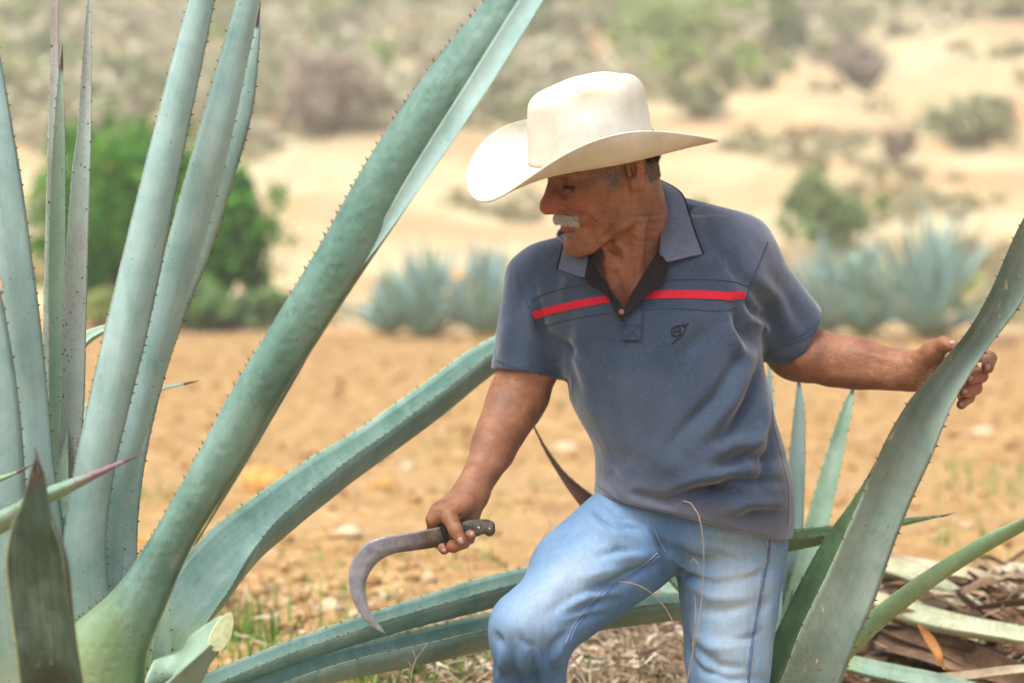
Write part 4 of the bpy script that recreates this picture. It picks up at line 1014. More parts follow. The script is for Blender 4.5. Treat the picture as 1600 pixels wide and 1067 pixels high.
LD = -0.155    # depth of the sickle hand
def left_arm():
    q = q3
    sp = [(q(845, 440, .01), q(826, 560, .0), .036, .043, .01), (q(826, 575, .0), q(806, 632, -.01), .047, .040, .02),
          (q(818, 618, -.005), q(772, 704, -.06), .040, .031, .012), (q(795, 618, -.01), q(765, 690, -.06), .030, .026, .02),
          (q(772, 704, -.06), q(741, 762, -.10), .031, .0245, .01), (q(762, 708, -.07), q(732, 766, -.11), .020, .0185, .012)]
    W_ = q(736, 772, -.105)
    # palm and back of the hand
    sp += [(W_, q(712, 796, -.125), .0245, .022, .012), (W_, q(690, 800, -.14), .021, .0165, .012), (W_, q(735, 800, -.115), .0225, .016, .012),
           (q(690, 802, -.14), q(728, 806, -.115), .017, .017, .01)]
    # index finger over the spine of the handle
    sp += [(q(692, 796, -.145), q(677, 811, -.145), .0125, .0115, .006), (q(677, 811, -.145), q(677, 838, -.13), .0105, .009, .004), (q(677, 838, -.13), q(694, 858, -.155), .0088, .008, .004)]
    # middle, ring and little finger curl under and come forward
    sp += [(q(700, 808, -.125), q(698, 845, -.12), .0115, .0105, .005), (q(698, 845, -.12), q(708, 853, -.165), .0100, .0098, .004), (q(708, 853, -.165), q(722, 849, -.176), .0098, .0088, .003)]
    sp += [(q(714, 810, -.11), q(714, 842, -.11), .0115, .0105, .005), (q(714, 842, -.11), q(724, 848, -.158), .0100, .0096, .003), (q(724, 846, -.158), q(735, 836, -.176), .0096, .0086, .003)]
    sp += [(q(730, 812, -.10), q(728, 838, -.10), .0100, .0090, .005), (q(728, 838, -.10), q(734, 842, -.150), .0088, .0080, .003)]
    # thumb across the front
    sp += [(q(728, 785, -.135), q(702, 808, -.168), .0160, .0128, .010), (q(702, 806, -.168), q(712, 828, -.184), .0125, .0108, .005), (q(712, 828, -.184), q(720, 844, -.190), .0108, .0088, .003)]
    cuts = [(q(716, 806, -.168), q(722, 792, -.155), .002, .0012, .003), (q(694, 806, -.162), q(688, 800, -.158), .0018, .001, .003)]
    return build_arm(sp, q(650, 880, -.24), q(915, 400, .08), cuts=cuts)
def right_arm():
    q = q3
    sp = [(q(1165, 420, .04), q(1238, 540, .07), .040, .042, .01), (q(1238, 540, .07), q(1262, 556, .07), .046, .040, .02), (q(1240, 566, .075), q(1262, 556, .06), .026, .04, .02),
          (q(1262, 553, .065), q(1340, 566, .035), .041, .038, .012), (q(1340, 566, .035), q(1420, 579, .0), .037, .029, .012), (q(1300, 580, .045), q(1400, 590, .0), .024, .018, .015)]
    W_ = q(1428, 580, -.005)
    sp += [(W_, q(1462, 575, -.02), .0275, .024, .014), (W_, q(1468, 590, -.012), .026, .020, .014),
           (q(1455, 575, -.02), q(1500, 568, -.022), .021, .015, .012), (q(1460, 592, -.012), q(1500, 600, -.018), .020, .014, .012)]
    # thumb lies on the near side of the leaf's left margin
    sp += [(q(1438, 566, -.025), q(1459, 548, -.050), .020, .0165, .012), (q(1459, 548, -.050), q(1476, 538, -.074), .0160, .0125, .008), (q(1476, 538, -.074), q(1490, 541, -.088), .0122, .0092, .004)]
    # fingers behind the leaf, tips folded back round its right margin
    fd = -.032
    def finger(k0, k1, k2, tip, r):
        return [(k0, k1, r * 1.12, r * 1.05, .005), (k1, k2, r * 1.05, r, .004), (k2, tip, r, r * .86, .003)]
    sp += finger(q(1496, 566, -.022), q(1530, 552, fd), q(1546, 560, -.055), q(1543, 574, -.082), .0112)
    sp += finger(q(1500, 580, -.020), q(1526, 584, fd + .002), q(1533, 587, -.062), q(1516, 592, -.090), .0108)
    sp += finger(q(1500, 594, -.018), q(1518, 604, fd + .006), q(1524, 606, -.060), q(1507, 612, -.088), .0105)
    sp += finger(q(1496, 604, -.016), q(1508, 622, fd + .010), q(1514, 621, -.058), q(1502, 632, -.082), .0088)
    sp += [(q(1290, 547, .030), q(1345, 552, .006), .004, .003, .012), (q(1345, 552, .006), q(1410, 568, -.018), .003, .0025, .012), (q(1310, 585, .020), q(1385, 592, -.004), .006, .004, .014)]
    cuts = [(q(1425, 560, -.035), q(1432, 600, -.03), .0012, .001, .004), (q(1462, 562, -.045), q(1452, 575, -.045), .002, .0012, .004)]
    return build_arm(sp, q(1120, 650, -.12), q(1580, 360, .16), cuts=cuts)
def torso_core():
    G = Field(q3(800, 1000, -.2), q3(1260, 330, .25), 0.009)
    G.add(rc(q3(925, 450, .02), q3(1110, 430, .03), .07, .07), .03)
    G.add(rc(q3(980, 470, .01), q3(1080, 720, .04), .09, .09), .05); G.add(rc(q3(1040, 480, .02), q3(1085, 800, .04), .09, .085), .05)
    pass
    return G.mesh()
parts = [build_head(), left_arm(), right_arm(), torso_core()]
BV, BF = merge(parts)
me = mesh_np('body', BV, BF)
# local redness (nose, cheek, knuckles) and shade of eye and ear hollows painted in
def near(c, r): return np.exp(-(np.linalg.norm(BV - np.asarray(c), axis=1) / r) ** 2)
red = near(H(112, -24, 8), .016) + .6 * near(H(70, -28, 40), .02) + .6 * near(H(94, -64, 6), .014) + .5 * near(H(-20, 5, 80), .018) + .35 * near(q3(960, 460, -.1), .05) + .3 * near(q3(700, 850, -.16), .02) + .3 * near(q3(1515, 600, -.07), .03)
dark = .5 * near(H(82, 2, 32), .010) + .6 * near(H(2, -2, 74), .006)
vcol(me, 'red', np.clip(red, 0, 1)); vcol(me, 'dark', np.clip(dark, 0, 1))
body = obj('body', me, SKIN, MAN)
BODY_T = BVHTree.FromPolygons([tuple(v) for v in BV], BF.tolist())

# fingernails
def nail(c, direction, normal, ln, wd, mat=M_NAIL):
    d = nrm(np.array(direction)); n = nrm(np.array(normal) - (np.array(normal) @ d) * d); w = np.cross(d, n); V, Fq = [], []
    for i in range(6):
        for j in range(5):
            a = -1 + 2 * i / 5; b = -1 + 2 * j / 4
            x = a * ln * .5; y = b * wd * .5 * (1 - .35 * max(0, abs(a) - .3) ** 2 * 2)
            V.append(c + d * x + w * y + n * (.0008 - .0022 * b * b - .0012 * a * a))
    for i in range(5):
        for j in range(4): k = i * 5 + j; Fq.append((k, k + 1, k + 6, k + 5))
    me = mesh_np('fingernail', np.array(V), np.array(Fq)); o = obj('fingernail', me, mat, MAN)
    s = o.modifiers.new('thick', 'SOLIDIFY'); s.thickness = 0.0007; s.offset = 0
    return o
def hit(px, py, tree, off=0.0):
    r = ray(px, py).normalized(); loc, nn, i, d = tree.ray_cast(CAM, r, 10)
    if loc is None: return None, None
    if nn.dot(r) > 0: nn = -nn
    return np.array(loc + nn * off), np.array(nn)
for px, py, dx, dy, ln, wd, mt in ((1543, 573, .1, -1, .0105, .0095, M_NAIL), (1516, 591, -1, .15, .0100, .0090, M_NAIL), (1507, 611, -1, .2, .0100, .0090, M_NAIL), (1502, 631, -.8, .5, .0080, .0072, M_NAIL), (1489, 535, 1, .1, .0110, .0090, M_NAIL), (720, 845, .45, 1, .0120, .0095, M_NAILP), (694, 860, .8, .5, .008, .008, M_NAIL), (737, 835, .6, -.6, .0085, .008, M_NAIL)):
    c, nn = hit(px, py, BODY_T, 0.0006)
    if c is not None: nail(c, np.array([dx, 0, -dy]), nn * .8 + np.array([0, -.3, 0]), ln * .85, wd * .85, mt)

# ------------------------------------------------------------------ shirt
def shirt():
    G = Field(q3(745, 872, -.24), q3(1320, 300, .28), 0.0031)
    rows_ = np.array([ # py, left px, right px, front depth, back depth
        (366, 935, 1085, -.02, .11), (395, 888, 1122, -.068, .14), (430, 838, 1168, -.100, .155), (480, 836, 1184, -.128, .165), (540, 858, 1190, -.140, .165), (600, 880, 1199, -.148, .16),
        (650, 903, 1211, -.150, .16), (700, 928, 1226, -.152, .16), (750, 930, 1238, -.150, .165), (800, 925, 1242, -.138, .17), (850, 930, 1238, -.130, .17), (900, 940, 1232, -.12, .17)], float)
    zz = np.array([q3(r[1], r[0], 0)[2] for r in rows_]); xl = np.array([q3(r[1], r[0], 0)[0] for r in rows_]); xr = np.array([q3(r[2], r[0], 0)[0] for r in rows_])
    yf = 3.8 + rows_[:, 3]; yb = 3.8 + rows_[:, 4]
    def torso(X, Y, Z):
        z = Z.ravel(); o = np.argsort(zz)
        zq = np.linspace(zz.min(), zz.max(), 60)
        def ip(a):
            c = catmull(np.stack([zz[o] * 1.0, a[o]], 1), 200); return np.interp(z, c[:, 0], c[:, 1])[None, None, :]
        l, r, f_, b_ = ip(xl), ip(xr), ip(yf), ip(yb)
        cx, cy, rx, ry = (l + r) / 2, (f_ + b_) / 2, (r - l) / 2, (b_ - f_) / 2
        rho = (np.abs((X - cx) / rx) ** 2.3 + np.abs((Y - cy) / ry) ** 2.3) ** (1 / 2.3)
        d = (rho - 1) * np.minimum(rx, ry)
        return np.maximum(d, np.maximum(zz.min() - Z, Z - zz.max()))
    G.add((np.array([xl.min(), yf.min(), zz.min()]), np.array([xr.max(), yb.max(), zz.max()]), torso), .02)
    # shoulders and yoke
    G.add(rc(q3(985, 390, .03), q3(864, 430, .01), .058, .047), .05)
    G.add(rc(q3(1010, 366, .05), q3(1150, 392, .035), .062, .056), .05)
    G.add(rc(q3(1000, 400, .03), q3(1060, 420, .03), .085, .085), .06)
    G.add(rc(q3(908, 450, -.01), q3(1120, 430, -.01), .064, .075), .05)
    # sleeves
    h1 = q3(820, 585, -.004); a1 = q3(850, 434, .005); d1 = nrm(h1 - a1)
    G.add(rc(a1, h1 + d1 * .05, .052, .0505), .025)
    G.add(rc(q3(830, 440, .0), q3(812, 570, 0), .040, .040), .02)
    h2 = q3(1257, 530, .065); a2 = q3(1148, 404, .03); d2 = nrm(h2 - a2)
    G.add(rc(a2, h2 + d2 * .05, .060, .0475), .035)
    G.add(rc(q3(1165, 470, .03), q3(1225, 535, .05), .040, .033), .03)
    big = 10.0
    def half(c, n, lo, hi):
        c = np.array(c); n = np.array(n); return lo, hi, (lambda X, Y, Z: -((X - c[0]) * n[0] + (Y - c[1]) * n[1] + (Z - c[2]) * n[2]))
    G.cut(half(h1, nrm(q3(812, 660, -.01) - q3(826, 560, 0) + np.array([.0, 0, 0])), h1 + np.array([-.09, -.1, -.09]), h1 + np.array([.058, .1, .03])), .003)
    G.cut(half(h2, nrm(np.array([.86, .12, -.47])), h2 + np.array([-.035, -.12, -.10]), h2 + np.array([.12, .12, .1])), .003)
    # hollow sleeve ends
    G.cut(rc(h1 - d1 * .015, h1 + d1 * .08, .0455, .047), .003)
    G.cut(rc(h2 - d2 * .015, h2 + d2 * .08, .0425, .044), .003)
    # hem: a slanting plane, tunnel above it
    A, B, D_ = q3(925, 772, -.10), q3(1205, 842, -.10), q3(925, 772, .12); n = nrm(np.cross(B - A, D_ - A)); n = n if n[2] < 0 else -n
    px_, py_ = (925, 1205), (0, 0)
    G.cut(half(A + n * .0, n, q3(745, 900, -.3), q3(1330, 740, .3)), .004)
    # neck opening and V
    G.cut(rc(q3(985, 375, .02), q3(1000, 250, .04), .062, .075), .006)
    def vee(X, Y, Z):
        # projected outline of the opening, only the front half
        Tt, L_, R_ = q3(972, 500, -.12), q3(928, 395, -.09), q3(1042, 395, -.09)
        e1 = nrm(np.array([Tt[2] - L_[2], L_[0] - Tt[0]])); e2 = nrm(np.array([Tt[2] - R_[2], R_[0] - Tt[0]]))
        if e1[0] * (R_[0] - Tt[0]) + e1[1] * (R_[2] - Tt[2]) < 0: e1 = -e1
        if e2[0] * (L_[0] - Tt[0]) + e2[1] * (L_[2] - Tt[2]) < 0: e2 = -e2
        a = -((X - Tt[0]) * e1[0] + (Z - Tt[2]) * e1[1]); b = -((X - Tt[0]) * e2[0] + (Z - Tt[2]) * e2[1])
        return np.maximum(np.maximum(a, b), Y - 3.80)
    G.cut((q3(880, 520, -.25), q3(1080, 320, .02), vee), .003)
    V, Fq = G.mesh(); V = lap(V, Fq, 2, 0.5)
    FL = [ # cloth folds: x1,y1,x2,y2,amp mm,width px
        (935, 725, 1050, 790, -7, 9, .10), (950, 742, 1010, 775, 6, 12, .1), (1040, 782, 1150, 770, -9, 9, -.12), (1050, 765, 1170, 742, 8, 14, -.10),
        (1075, 790, 1215, 752, -7, 8, -.15), (1110, 735, 1225, 715, -6, 9, -.12), (1090, 722, 1200, 690, 5, 14, -.1), (1130, 800, 1215, 790, 5, 12, -.1), (1150, 812, 1222, 800, -4, 7, -.1),
        (1195, 555, 1130, 690, -8, 9, -.06), (1178, 550, 1085, 700, 7, 14, -.06), (1165, 545, 1050, 690, -5, 10, -.05), (1203, 590, 1165, 730, 6, 10, -.05), (1212, 640, 1190, 760, -6, 8, -.04),
        (1150, 480, 1175, 540, -8, 9, .1), (1138, 500, 1165, 560, 6, 11, .1), (1120, 505, 1060, 560, -3.5, 14, 0), (1170, 440, 1215, 530, -6, 10, -.1), (1180, 430, 1235, 520, 5, 14, -.1), (1205, 440, 1265, 520, -3, 14, 0), (1165, 470, 1196, 500, -6, 7, 0), (1175, 500, 1205, 520, 5, 8, 0),
        (850, 440, 845, 520, 4, 12, .1), (838, 455, 872, 560, -8, 9, .08), (850, 500, 880, 580, 5, 9, .05), (820, 440, 805, 560, -3, 12, .1), (832, 470, 850, 570, 4, 10, .08), (800, 480, 786, 560, 3, 10, 0),
        (890, 500, 900, 620, -4, 13, .1), (905, 480, 925, 640, 4, 14, .08), (860, 520, 915, 560, -4, 9, .1), (885, 560, 960, 640, -2.5, 18, .1), (925, 700, 1000, 720, -3, 14, .1),
        (900, 350+60, 880, 470, 4, 12, 0), (1100, 340, 1150, 420, -3, 14, .1), (1060, 430, 1130, 400, 3, 14, 0), (1140, 380, 1165, 450, -4, 10, .1),
        (985, 540, 1000, 700, 2.5, 22, .05), (1050, 560, 1040, 700, -2.5, 22, .05), (940, 600, 990, 700, -2.5, 16, -.1), (1000, 690, 1090, 740, 4, 20, .1)]
    V = folds(V, Fq, FL)
    N = vnormals(V, Fq); V = V + N * (0.0022 * fbm(V[:, 0] * 16, V[:, 1] * 16, V[:, 2] * 11, 3) + 0.0012 * fbm(V[:, 0] * 45, V[:, 1] * 45, V[:, 2] * 30, 2))[:, None]
    V = lap(V, Fq, 1, 0.5)
    return V, Fq, n, A
SV, SF, hem_n, hem_p = shirt()
me = mesh_np('shirt', SV, SF)
px, py = project(SV)
# washed out hem band and seams, with the light on the shoulders painted in
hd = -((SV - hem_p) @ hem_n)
fade_and_light = np.exp(-(hd / .03) ** 2) * .9 + smooth(430, 340, py) * .35 + np.exp(-(np.abs(py - (560 + (px - 1200) * -.36)) / 10) ** 2) * (px > 1200) * .3
fade_and_light = fade_and_light * (py > 250)
vcol(me, 'fade_and_light', np.clip(fade_and_light + .15 * fbm(SV[:, 0] * 9, SV[:, 1] * 9, SV[:, 2] * 9), 0, 1))
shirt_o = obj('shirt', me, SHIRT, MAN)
SHIRT_T = BVHTree.FromPolygons([tuple(v) for v in SV], SF.tolist())

def drape(name, line, width_px, tree, mat, parent, off=0.0012, step=3.0, rows=4, thick=0.0006, cut=None):
    """a ribbon of cloth laid on a surface along a drawn line"""
    p = catmull(np.array([(a, b, 0.0) for a, b in line]), max(6, int(sum(math.dist(line[i], line[i + 1]) for i in range(len(line) - 1)) / step)))[:, :2]
    t = np.gradient(p, axis=0); t /= np.maximum(1e-6, np.linalg.norm(t, axis=1))[:, None]; nn = np.stack([-t[:, 1], t[:, 0]], 1)
    wd = width_px if not np.isscalar(width_px) else [width_px, width_px]
    ws = np.interp(np.linspace(0, 1, len(p)), np.linspace(0, 1, len(wd)), wd)
    V = []; ok = []
    last = None
    for k in range(len(p)):
        r_ = []
        for j in range(rows):
            o = (j / (rows - 1) - .5) * ws[k]; c, n_ = hit(p[k, 0] + nn[k, 0] * o, p[k, 1] + nn[k, 1] * o, tree, off)
            r_.append(c)
        if all(c is not None for c in r_): V.append(r_)
        elif V: break
    if len(V) < 2: return None
    V = np.array(V)
    n = len(V); i = np.arange(n - 1)[:, None] * rows + np.arange(rows - 1)[None]; f = np.stack([i, i + 1, i + rows + 1, i + rows], -1).reshape(-1, 4)
    o = obj(name, mesh_np(name, V.reshape(-1, 3), f), mat, parent)
    s = o.modifiers.new('thick', 'SOLIDIFY'); s.thickness = thick; s.offset = 0
    s = o.modifiers.new('crisp', 'EDGE_SPLIT'); s.split_angle = .7
    return o
def stitch(name, line, tree, mat, parent, r=0.0008, off=0.0003, step=3.0):
    p = catmull(np.array([(a, b, 0.0) for a, b in line]), max(6, int(sum(math.dist(line[i], line[i + 1]) for i in range(len(line) - 1)) / step)))[:, :2]
    c = [hit(a, b, tree, off)[0] for a, b in p]; c = [x for x in c if x is not None]
    if len(c) < 3: return None
    c = np.array(c)
    # drop jumps
    keep = [0]
    for k in range(1, len(c)):
        if np.linalg.norm(c[k] - c[keep[-1]]) < 0.02: keep.append(k)
    c = c[keep]
    if len(c) < 3: return None
    v, f = tube(c, np.full(len(c), r), 5); return obj(name, mesh_np(name, v, f), mat, parent)
T, Wd = SHIRT_T, MAN
drape('red_stripe', [(833, 493), (860, 485), (900, 476), (957, 466)], 12, T, M_RED, shirt_o)
drape('red_stripe', [(1005, 461), (1060, 460), (1110, 461), (1146, 463)], 13, T, M_RED, shirt_o)
drape('red_stripe', [(1144, 461), (1164, 461)], 12, T, M_RED, shirt_o, off=.0004)
for ln, r in (([(832, 467), (860, 456), (905, 446), (938, 444)], .0016), ([(1030, 440), (1062, 437), (1110, 437), (1145, 440), (1168, 448)], .0016),
              ([(852, 509), (890, 499), (960, 488)], .0013), ([(1003, 484), (1060, 482), (1110, 485), (1140, 484), (1152, 478)], .0013),
              ([(1199, 378), (1186, 410), (1172, 445), (1166, 468), (1172, 490)], .0013), ([(806, 425), (818, 460), (832, 495), (850, 530), (868, 560)], .0012),
              ([(1218, 540), (1255, 530), (1290, 503)], .0009), ([(1222, 532), (1256, 521), (1286, 496)], .0006), ([(774, 562), (800, 573), (835, 581), (866, 580)], .0009),
              ([(1206, 600), (1208, 660), (1222, 720), (1232, 770), (1230, 820)], .0010),
              ([(932, 757), (980, 790), (1040, 812), (1100, 822), (1160, 827), (1222, 826)], .0008)):
    stitch('seam', ln, T, M_SEAM, shirt_o, r * .62)
# placket with crossed stitches
drape('placket', [(990, 462), (988, 500), (986, 532)], [26, 30, 31], T, SHIRT, shirt_o, off=.0022, rows=5, thick=.002)
for ln in ([(973, 508), (1002, 508)], [(973, 531), (1002, 531)], [(974, 508), (974, 531)], [(1001, 508), (1001, 531)], [(974, 508), (1001, 531)], [(1001, 508), (974, 531)], [(1003, 462), (1003, 508)]):
    stitch('seam', ln, T, M_SEAM, shirt_o, .0006, .0040, 2)
# embroidered emblem: a script B with a swoosh
for ln, r in (([(1050, 513), (1058, 509), (1066, 508), (1072, 508), (1075, 505)], .0012), ([(1050, 521), (1049, 515), (1054, 511), (1062, 512), (1062, 516), (1056, 518)], .0011), ([(1056, 518), (1063, 518), (1062, 523), (1055, 525), (1050, 524), (1050, 520)], .0011), ([(1056, 512), (1054, 518), (1053, 524)], .0010), ([(1066, 508), (1070, 514), (1068, 520), (1062, 527), (1054, 533), (1050, 537)], .0009), ([(1072, 506), (1071, 512), (1067, 520), (1060, 529)], .0006)):
    stitch('emblem', ln, T, M_THREAD, shirt_o, r, .0006, 1.5)

# collar leaves: surfaces spanned between a fold line and an outer edge
def sheet(name, rows, mat, parent, thick=0.0022, nu=16, nv=9, sub=1, bulge=0.0):
    R_ = [catmull(np.array(r, float), nu) for r in rows]; R_ = np.array(R_)             # (k,nu,3)
    G_ = np.array([catmull(R_[:, i], nv) for i in range(nu)])                           # (nu,nv,3)
    if bulge:
        s_ = np.sin(np.linspace(0, np.pi, nv))[None, :, None]; G_ = G_ + np.array([0, -1, 0.2]) * bulge * s_
    i = np.arange(nu - 1)[:, None] * nv + np.arange(nv - 1)[None]; f = np.stack([i, i + 1, i + nv + 1, i + nv], -1).reshape(-1, 4)
    o = obj(name, mesh_np(name, G_.reshape(-1, 3), f), mat, parent)
    s = o.modifiers.new('thick', 'SOLIDIFY'); s.thickness = thick; s.offset = 0
    s = o.modifiers.new('crisp', 'EDGE_SPLIT'); s.split_angle = .8
    return o, G_
def SQ(x, y, off=.004):
    c, n_ = hit(x, y, SHIRT_T, off); return c if c is not None else q3(x, y, -.05)
def CP(x, y, d, off=.004):
    c, n_ = hit(x, y, SHIRT_T); Y = 3.8 + d
    if c is not None and abs(c[1] - Y) < .09: Y = min(Y, c[1] - off)
    return np.array(P(x, y, Y))
COLL = Mat('collar_jersey', .95, .1); COLL.col(COLL.ramp(COLL.noise(1.0, 4, .7, COLL.coords('Object', (160, 160, 620))), [(.3, (.075, .095, .15)), (.7, (.15, .175, .245))])); COLL.bump(COLL.noise(300, 3), .3, .0006); COLL.b.inputs['Sheen Weight'].default_value = .3
COLL = COLL.m
cr_fold = [q3(1004, 268, .045), q3(1022, 292, .012), q3(1032, 330, -.030), q3(1033, 368, -.068), q3(1031, 398, -.102)]
cr_mid = [CP(1012, 271, .050), CP(1040, 296, .000, .014), CP(1056, 330, -.035, .014), CP(1064, 370, -.075, .012), CP(1042, 409, -.108, .006)]
cr_edge = [CP(1017, 276, .056), CP(1061, 301, .012, .010), CP(1075, 335, -.030, .016), CP(1086, 368, -.060, .012), CP(1097, 397, -.080, .007)]
cr_bot = [q3(1097, 397, -.072), q3(1042, 417, -.106)]
coll, _ = sheet('collar', [cr_fold, [a * .5 + b * .5 + np.array([0, -.006, .002]) for a, b in zip(cr_fold, cr_mid)], cr_mid, [a * .5 + b * .5 for a, b in zip(cr_mid, cr_edge)], cr_edge], COLL, shirt_o, nu=22)
sheet('collar_edge', [[a + np.array([.0005, .003, 0]) for a in cr_edge], [a + np.array([.0034, .0035, .001]) for a in cr_edge]], M_DARK, coll, .0012, 22, 3)
# stand of the collar between fold line and shirt
sheet('collar_stand', [cr_fold, [q3(1012, 300, .060), q3(1030, 330, .03), q3(1040, 360, -.010), q3(1036, 390, -.055), q3(1030, 418, -.092)]], M_DARK, coll, .002, 18, 4)
cl_fold = [q3(908, 372, -.060), q3(914, 388, -.082), q3(918, 402, -.098)]
cl_edge = [CP(884, 372, -.045), CP(878, 398, -.070), CP(872, 420, -.086)]
cl_mid = [CP(897, 374, -.060, .007), CP(898, 398, -.085, .007), CP(916, 432, -.100, .005)]
c2, _ = sheet('collar', [cl_fold, cl_mid, cl_edge], COLL, shirt_o, nu=12)
sheet('collar_edge', [[a + np.array([-.0005, .002, 0]) for a in cl_edge], [a + np.array([-.0032, .003, 0]) for a in cl_edge]], M_DARK, c2, .0012, 12, 3)
# collar going round the far side of the neck
sheet('collar_back', [[q3(884, 378, -.045), q3(870, 366, .0), q3(890, 345, .05), q3(950, 310, .10), q3(1000, 275, .085), q3(1010, 270, .05)], [q3(890, 400, -.04), q3(872, 392, .0), q3(888, 370, .06), q3(950, 345, .12), q3(1010, 310, .11), q3(1030, 300, .06)]], COLL, shirt_o, nu=24, nv=5)
# dark facings folded open at the V
sheet('facing', [[q3(1028, 392, -.098), q3(1008, 425, -.114), q3(985, 462, -.128), q3(972, 488, -.1345)], [q3(1040, 405, -.106), q3(1030, 432, -.119), q3(1003, 465, -.134), q3(976, 494, -.138)], [q3(1044, 420, -.107), q3(1036, 440, -.121), q3(1010, 462, -.1355), q3(981, 492, -.1385)]], M_DARK, shirt_o, .0016)
sheet('facing', [[q3(920, 396, -.094), q3(934, 422, -.108), q3(950, 446, -.120), q3(970, 482, -.132)], [q3(916, 420, -.101), q3(926, 438, -.113), q3(945, 454, -.126), q3(967, 490, -.137)], [q3(914, 434, -.103), q3(922, 445, -.115), q3(942, 456, -.1275), q3(964, 482, -.137)]], M_DARK, shirt_o, .0016)
sheet('inner_placket', [[q3(953, 452, -.128), q3(960, 480, -.136), q3(970, 503, -.1405)], [q3(975, 482, -.133), q3(979, 492, -.138), q3(974, 503, -.1415)]], M_DARK, shirt_o, .0014, 10, 4)
bt = q3(971, 487, -.1415); th = np.linspace(0, 2 * np.pi, 16, endpoint=False)
bv = np.array([bt + np.array([.0042 * math.cos(a), -dy, .0042 * math.sin(a)]) for dy in (0, .002) for a in th] + [bt + np.array([0, -.0017, 0])])
obj('button', mesh_np('button', bv, [(k, (k + 1) % 16, (k + 1) % 16 + 16, k + 16) for k in range(16)] + [(k + 16, (k + 1) % 16 + 16, 32) for k in range(16)], False), flat_mat('brown_button', (.22, .10, .08), .4, .5), shirt_o)

# ------------------------------------------------------------------ jeans
def jeans():
    G = Field(q3(735, 1760, -.36), q3(1260, 680, .26), 0.0048)
    G.add(ell(q3(1082, 815, .02), (.150, .125, .075)), .02)
    # front thigh, raised knee
    hip = q3(985, 846, -.03); knee = q3(829, 984, -.17)
    G.add(rc(hip, knee, .086, .061), .015)
    G.add(rc(q3(1000, 825, .0), q3(900, 898, -.10), .086, .075), .015)
    G.add(rc(knee, q3(826, 1120, -.12), .058, .054), .02)
    ank = q3(838, 1392, -.03)
    G.add(rc(q3(826, 1120, -.12), ank, .056, .052), .03)
    G.add(rc(q3(812, 978, -.205), q3(815, 1010, -.20), .038, .036), .03)
    # standing leg
    G.add(rc(q3(1142, 850, .01), q3(1137, 1030, -.01), .090, .066), .012)
    G.add(rc(q3(1137, 1030, -.01), q3(1140, 1170, -.02), .062, .060), .02)
    G.add(rc(q3(1140, 1170, -.02), q3(1150, 1690, .03), .060, .055), .03)
    V, Fq = G.mesh(); V = lap(V, Fq, 2, .5)
    FL = [(1030, 880, 930, 925, -6, 7, .05), (1020, 868, 940, 880, 5, 9, .05), (990, 905, 895, 935, -5, 6, .06), (970, 935, 885, 960, -5, 5, .06), (945, 960, 880, 980, -4, 5, .05), (985, 890, 900, 905, 4, 9, .05), (960, 920, 880, 948, 4, 7, .05),
          (925, 790, 1000, 830, -6, 7, .08), (910, 800, 970, 850, 5, 9, .05), (940, 782, 1010, 815, -5, 6, .05), (1040, 850, 1130, 880, -5, 8, .12), (1045, 870, 1150, 910, 4, 10, .1), (1050, 890, 1180, 905, -5, 7, .1), (1060, 905, 1170, 935, 4, 9, .1), (1100, 860, 1200, 875, -3, 9, .1), (1080, 835, 1190, 850, -3, 8, .08),
          (1070, 950, 1180, 940, -3, 9, .1), (1085, 1010, 1170, 1045, -5, 8, .15), (1080, 990, 1150, 1010, 4, 10, .15), (1090, 1045, 1190, 1060, -4, 8, .1), (1065, 960, 1085, 1060, -6, 8, .05), (1180, 900, 1215, 880, -4, 7, 0), (1185, 960, 1205, 930, -4, 8, 0),
          (860, 1000, 875, 1067, -5, 7, .1), (885, 1000, 850, 1080, 4, 7, .1), (890, 985, 862, 1030, -7, 5, .15), (800, 1000, 820, 1100, -5, 8, .1), (785, 1010, 800, 1100, 4, 8, .1), (835, 1010, 845, 1100, -5, 7, .05), (775, 990, 785, 1010, -5, 5, 0),
          (1200, 840, 1215, 900, -3, 7, 0), (1040, 880, 1070, 960, -5, 8, .05), (1000, 862, 935, 868, -4, 4, .1), (1010, 888, 965, 902, -4, 4, .1), (975, 918, 925, 930, -4, 3.5, .1), (940, 945, 895, 962, -3.5, 3.5, .1), (1050, 862, 1100, 882, -4, 4, .15), (1052, 880, 1098, 904, -4, 4, .15), (1170, 868, 1205, 862, -3, 4, 0), (1160, 905, 1200, 895, -3, 4, 0), (1150, 1000, 1190, 985, -3, 4, .1), (1080, 1030, 1120, 1055, -4, 4, .15), (955, 800, 1005, 828, -4, 4, .1), (945, 812, 990, 842, 3, 6, .1), (850, 1000, 862, 1050, -4, 4, .1), (812, 990, 835, 1010, -4, 4, .2), (840, 930, 900, 890, 3, 14, 0), (850, 960, 905, 930, -3, 10, 0), (870, 860, 930, 830, -3, 10, 0), (1025, 830, 1050, 880, -6, 6, 0)]
    V = folds(V, Fq, FL)
    N = vnormals(V, Fq); V = V + N * (0.0028 * fbm(V[:, 0] * 18, V[:, 1] * 18, V[:, 2] * 14, 3))[:, None]
    return V, Fq
JV, JF = jeans()
me = mesh_np('jeans', JV, JF); px, py = project(JV)
def blob(x, y, rx, ry, a=0.0):
    c_, s_ = math.cos(a), math.sin(a); dx, dy = px - x, py - y; u_, v_ = dx * c_ + dy * s_, -dx * s_ + dy * c_; return np.exp(-(u_ / rx) ** 2 - (v_ / ry) ** 2)
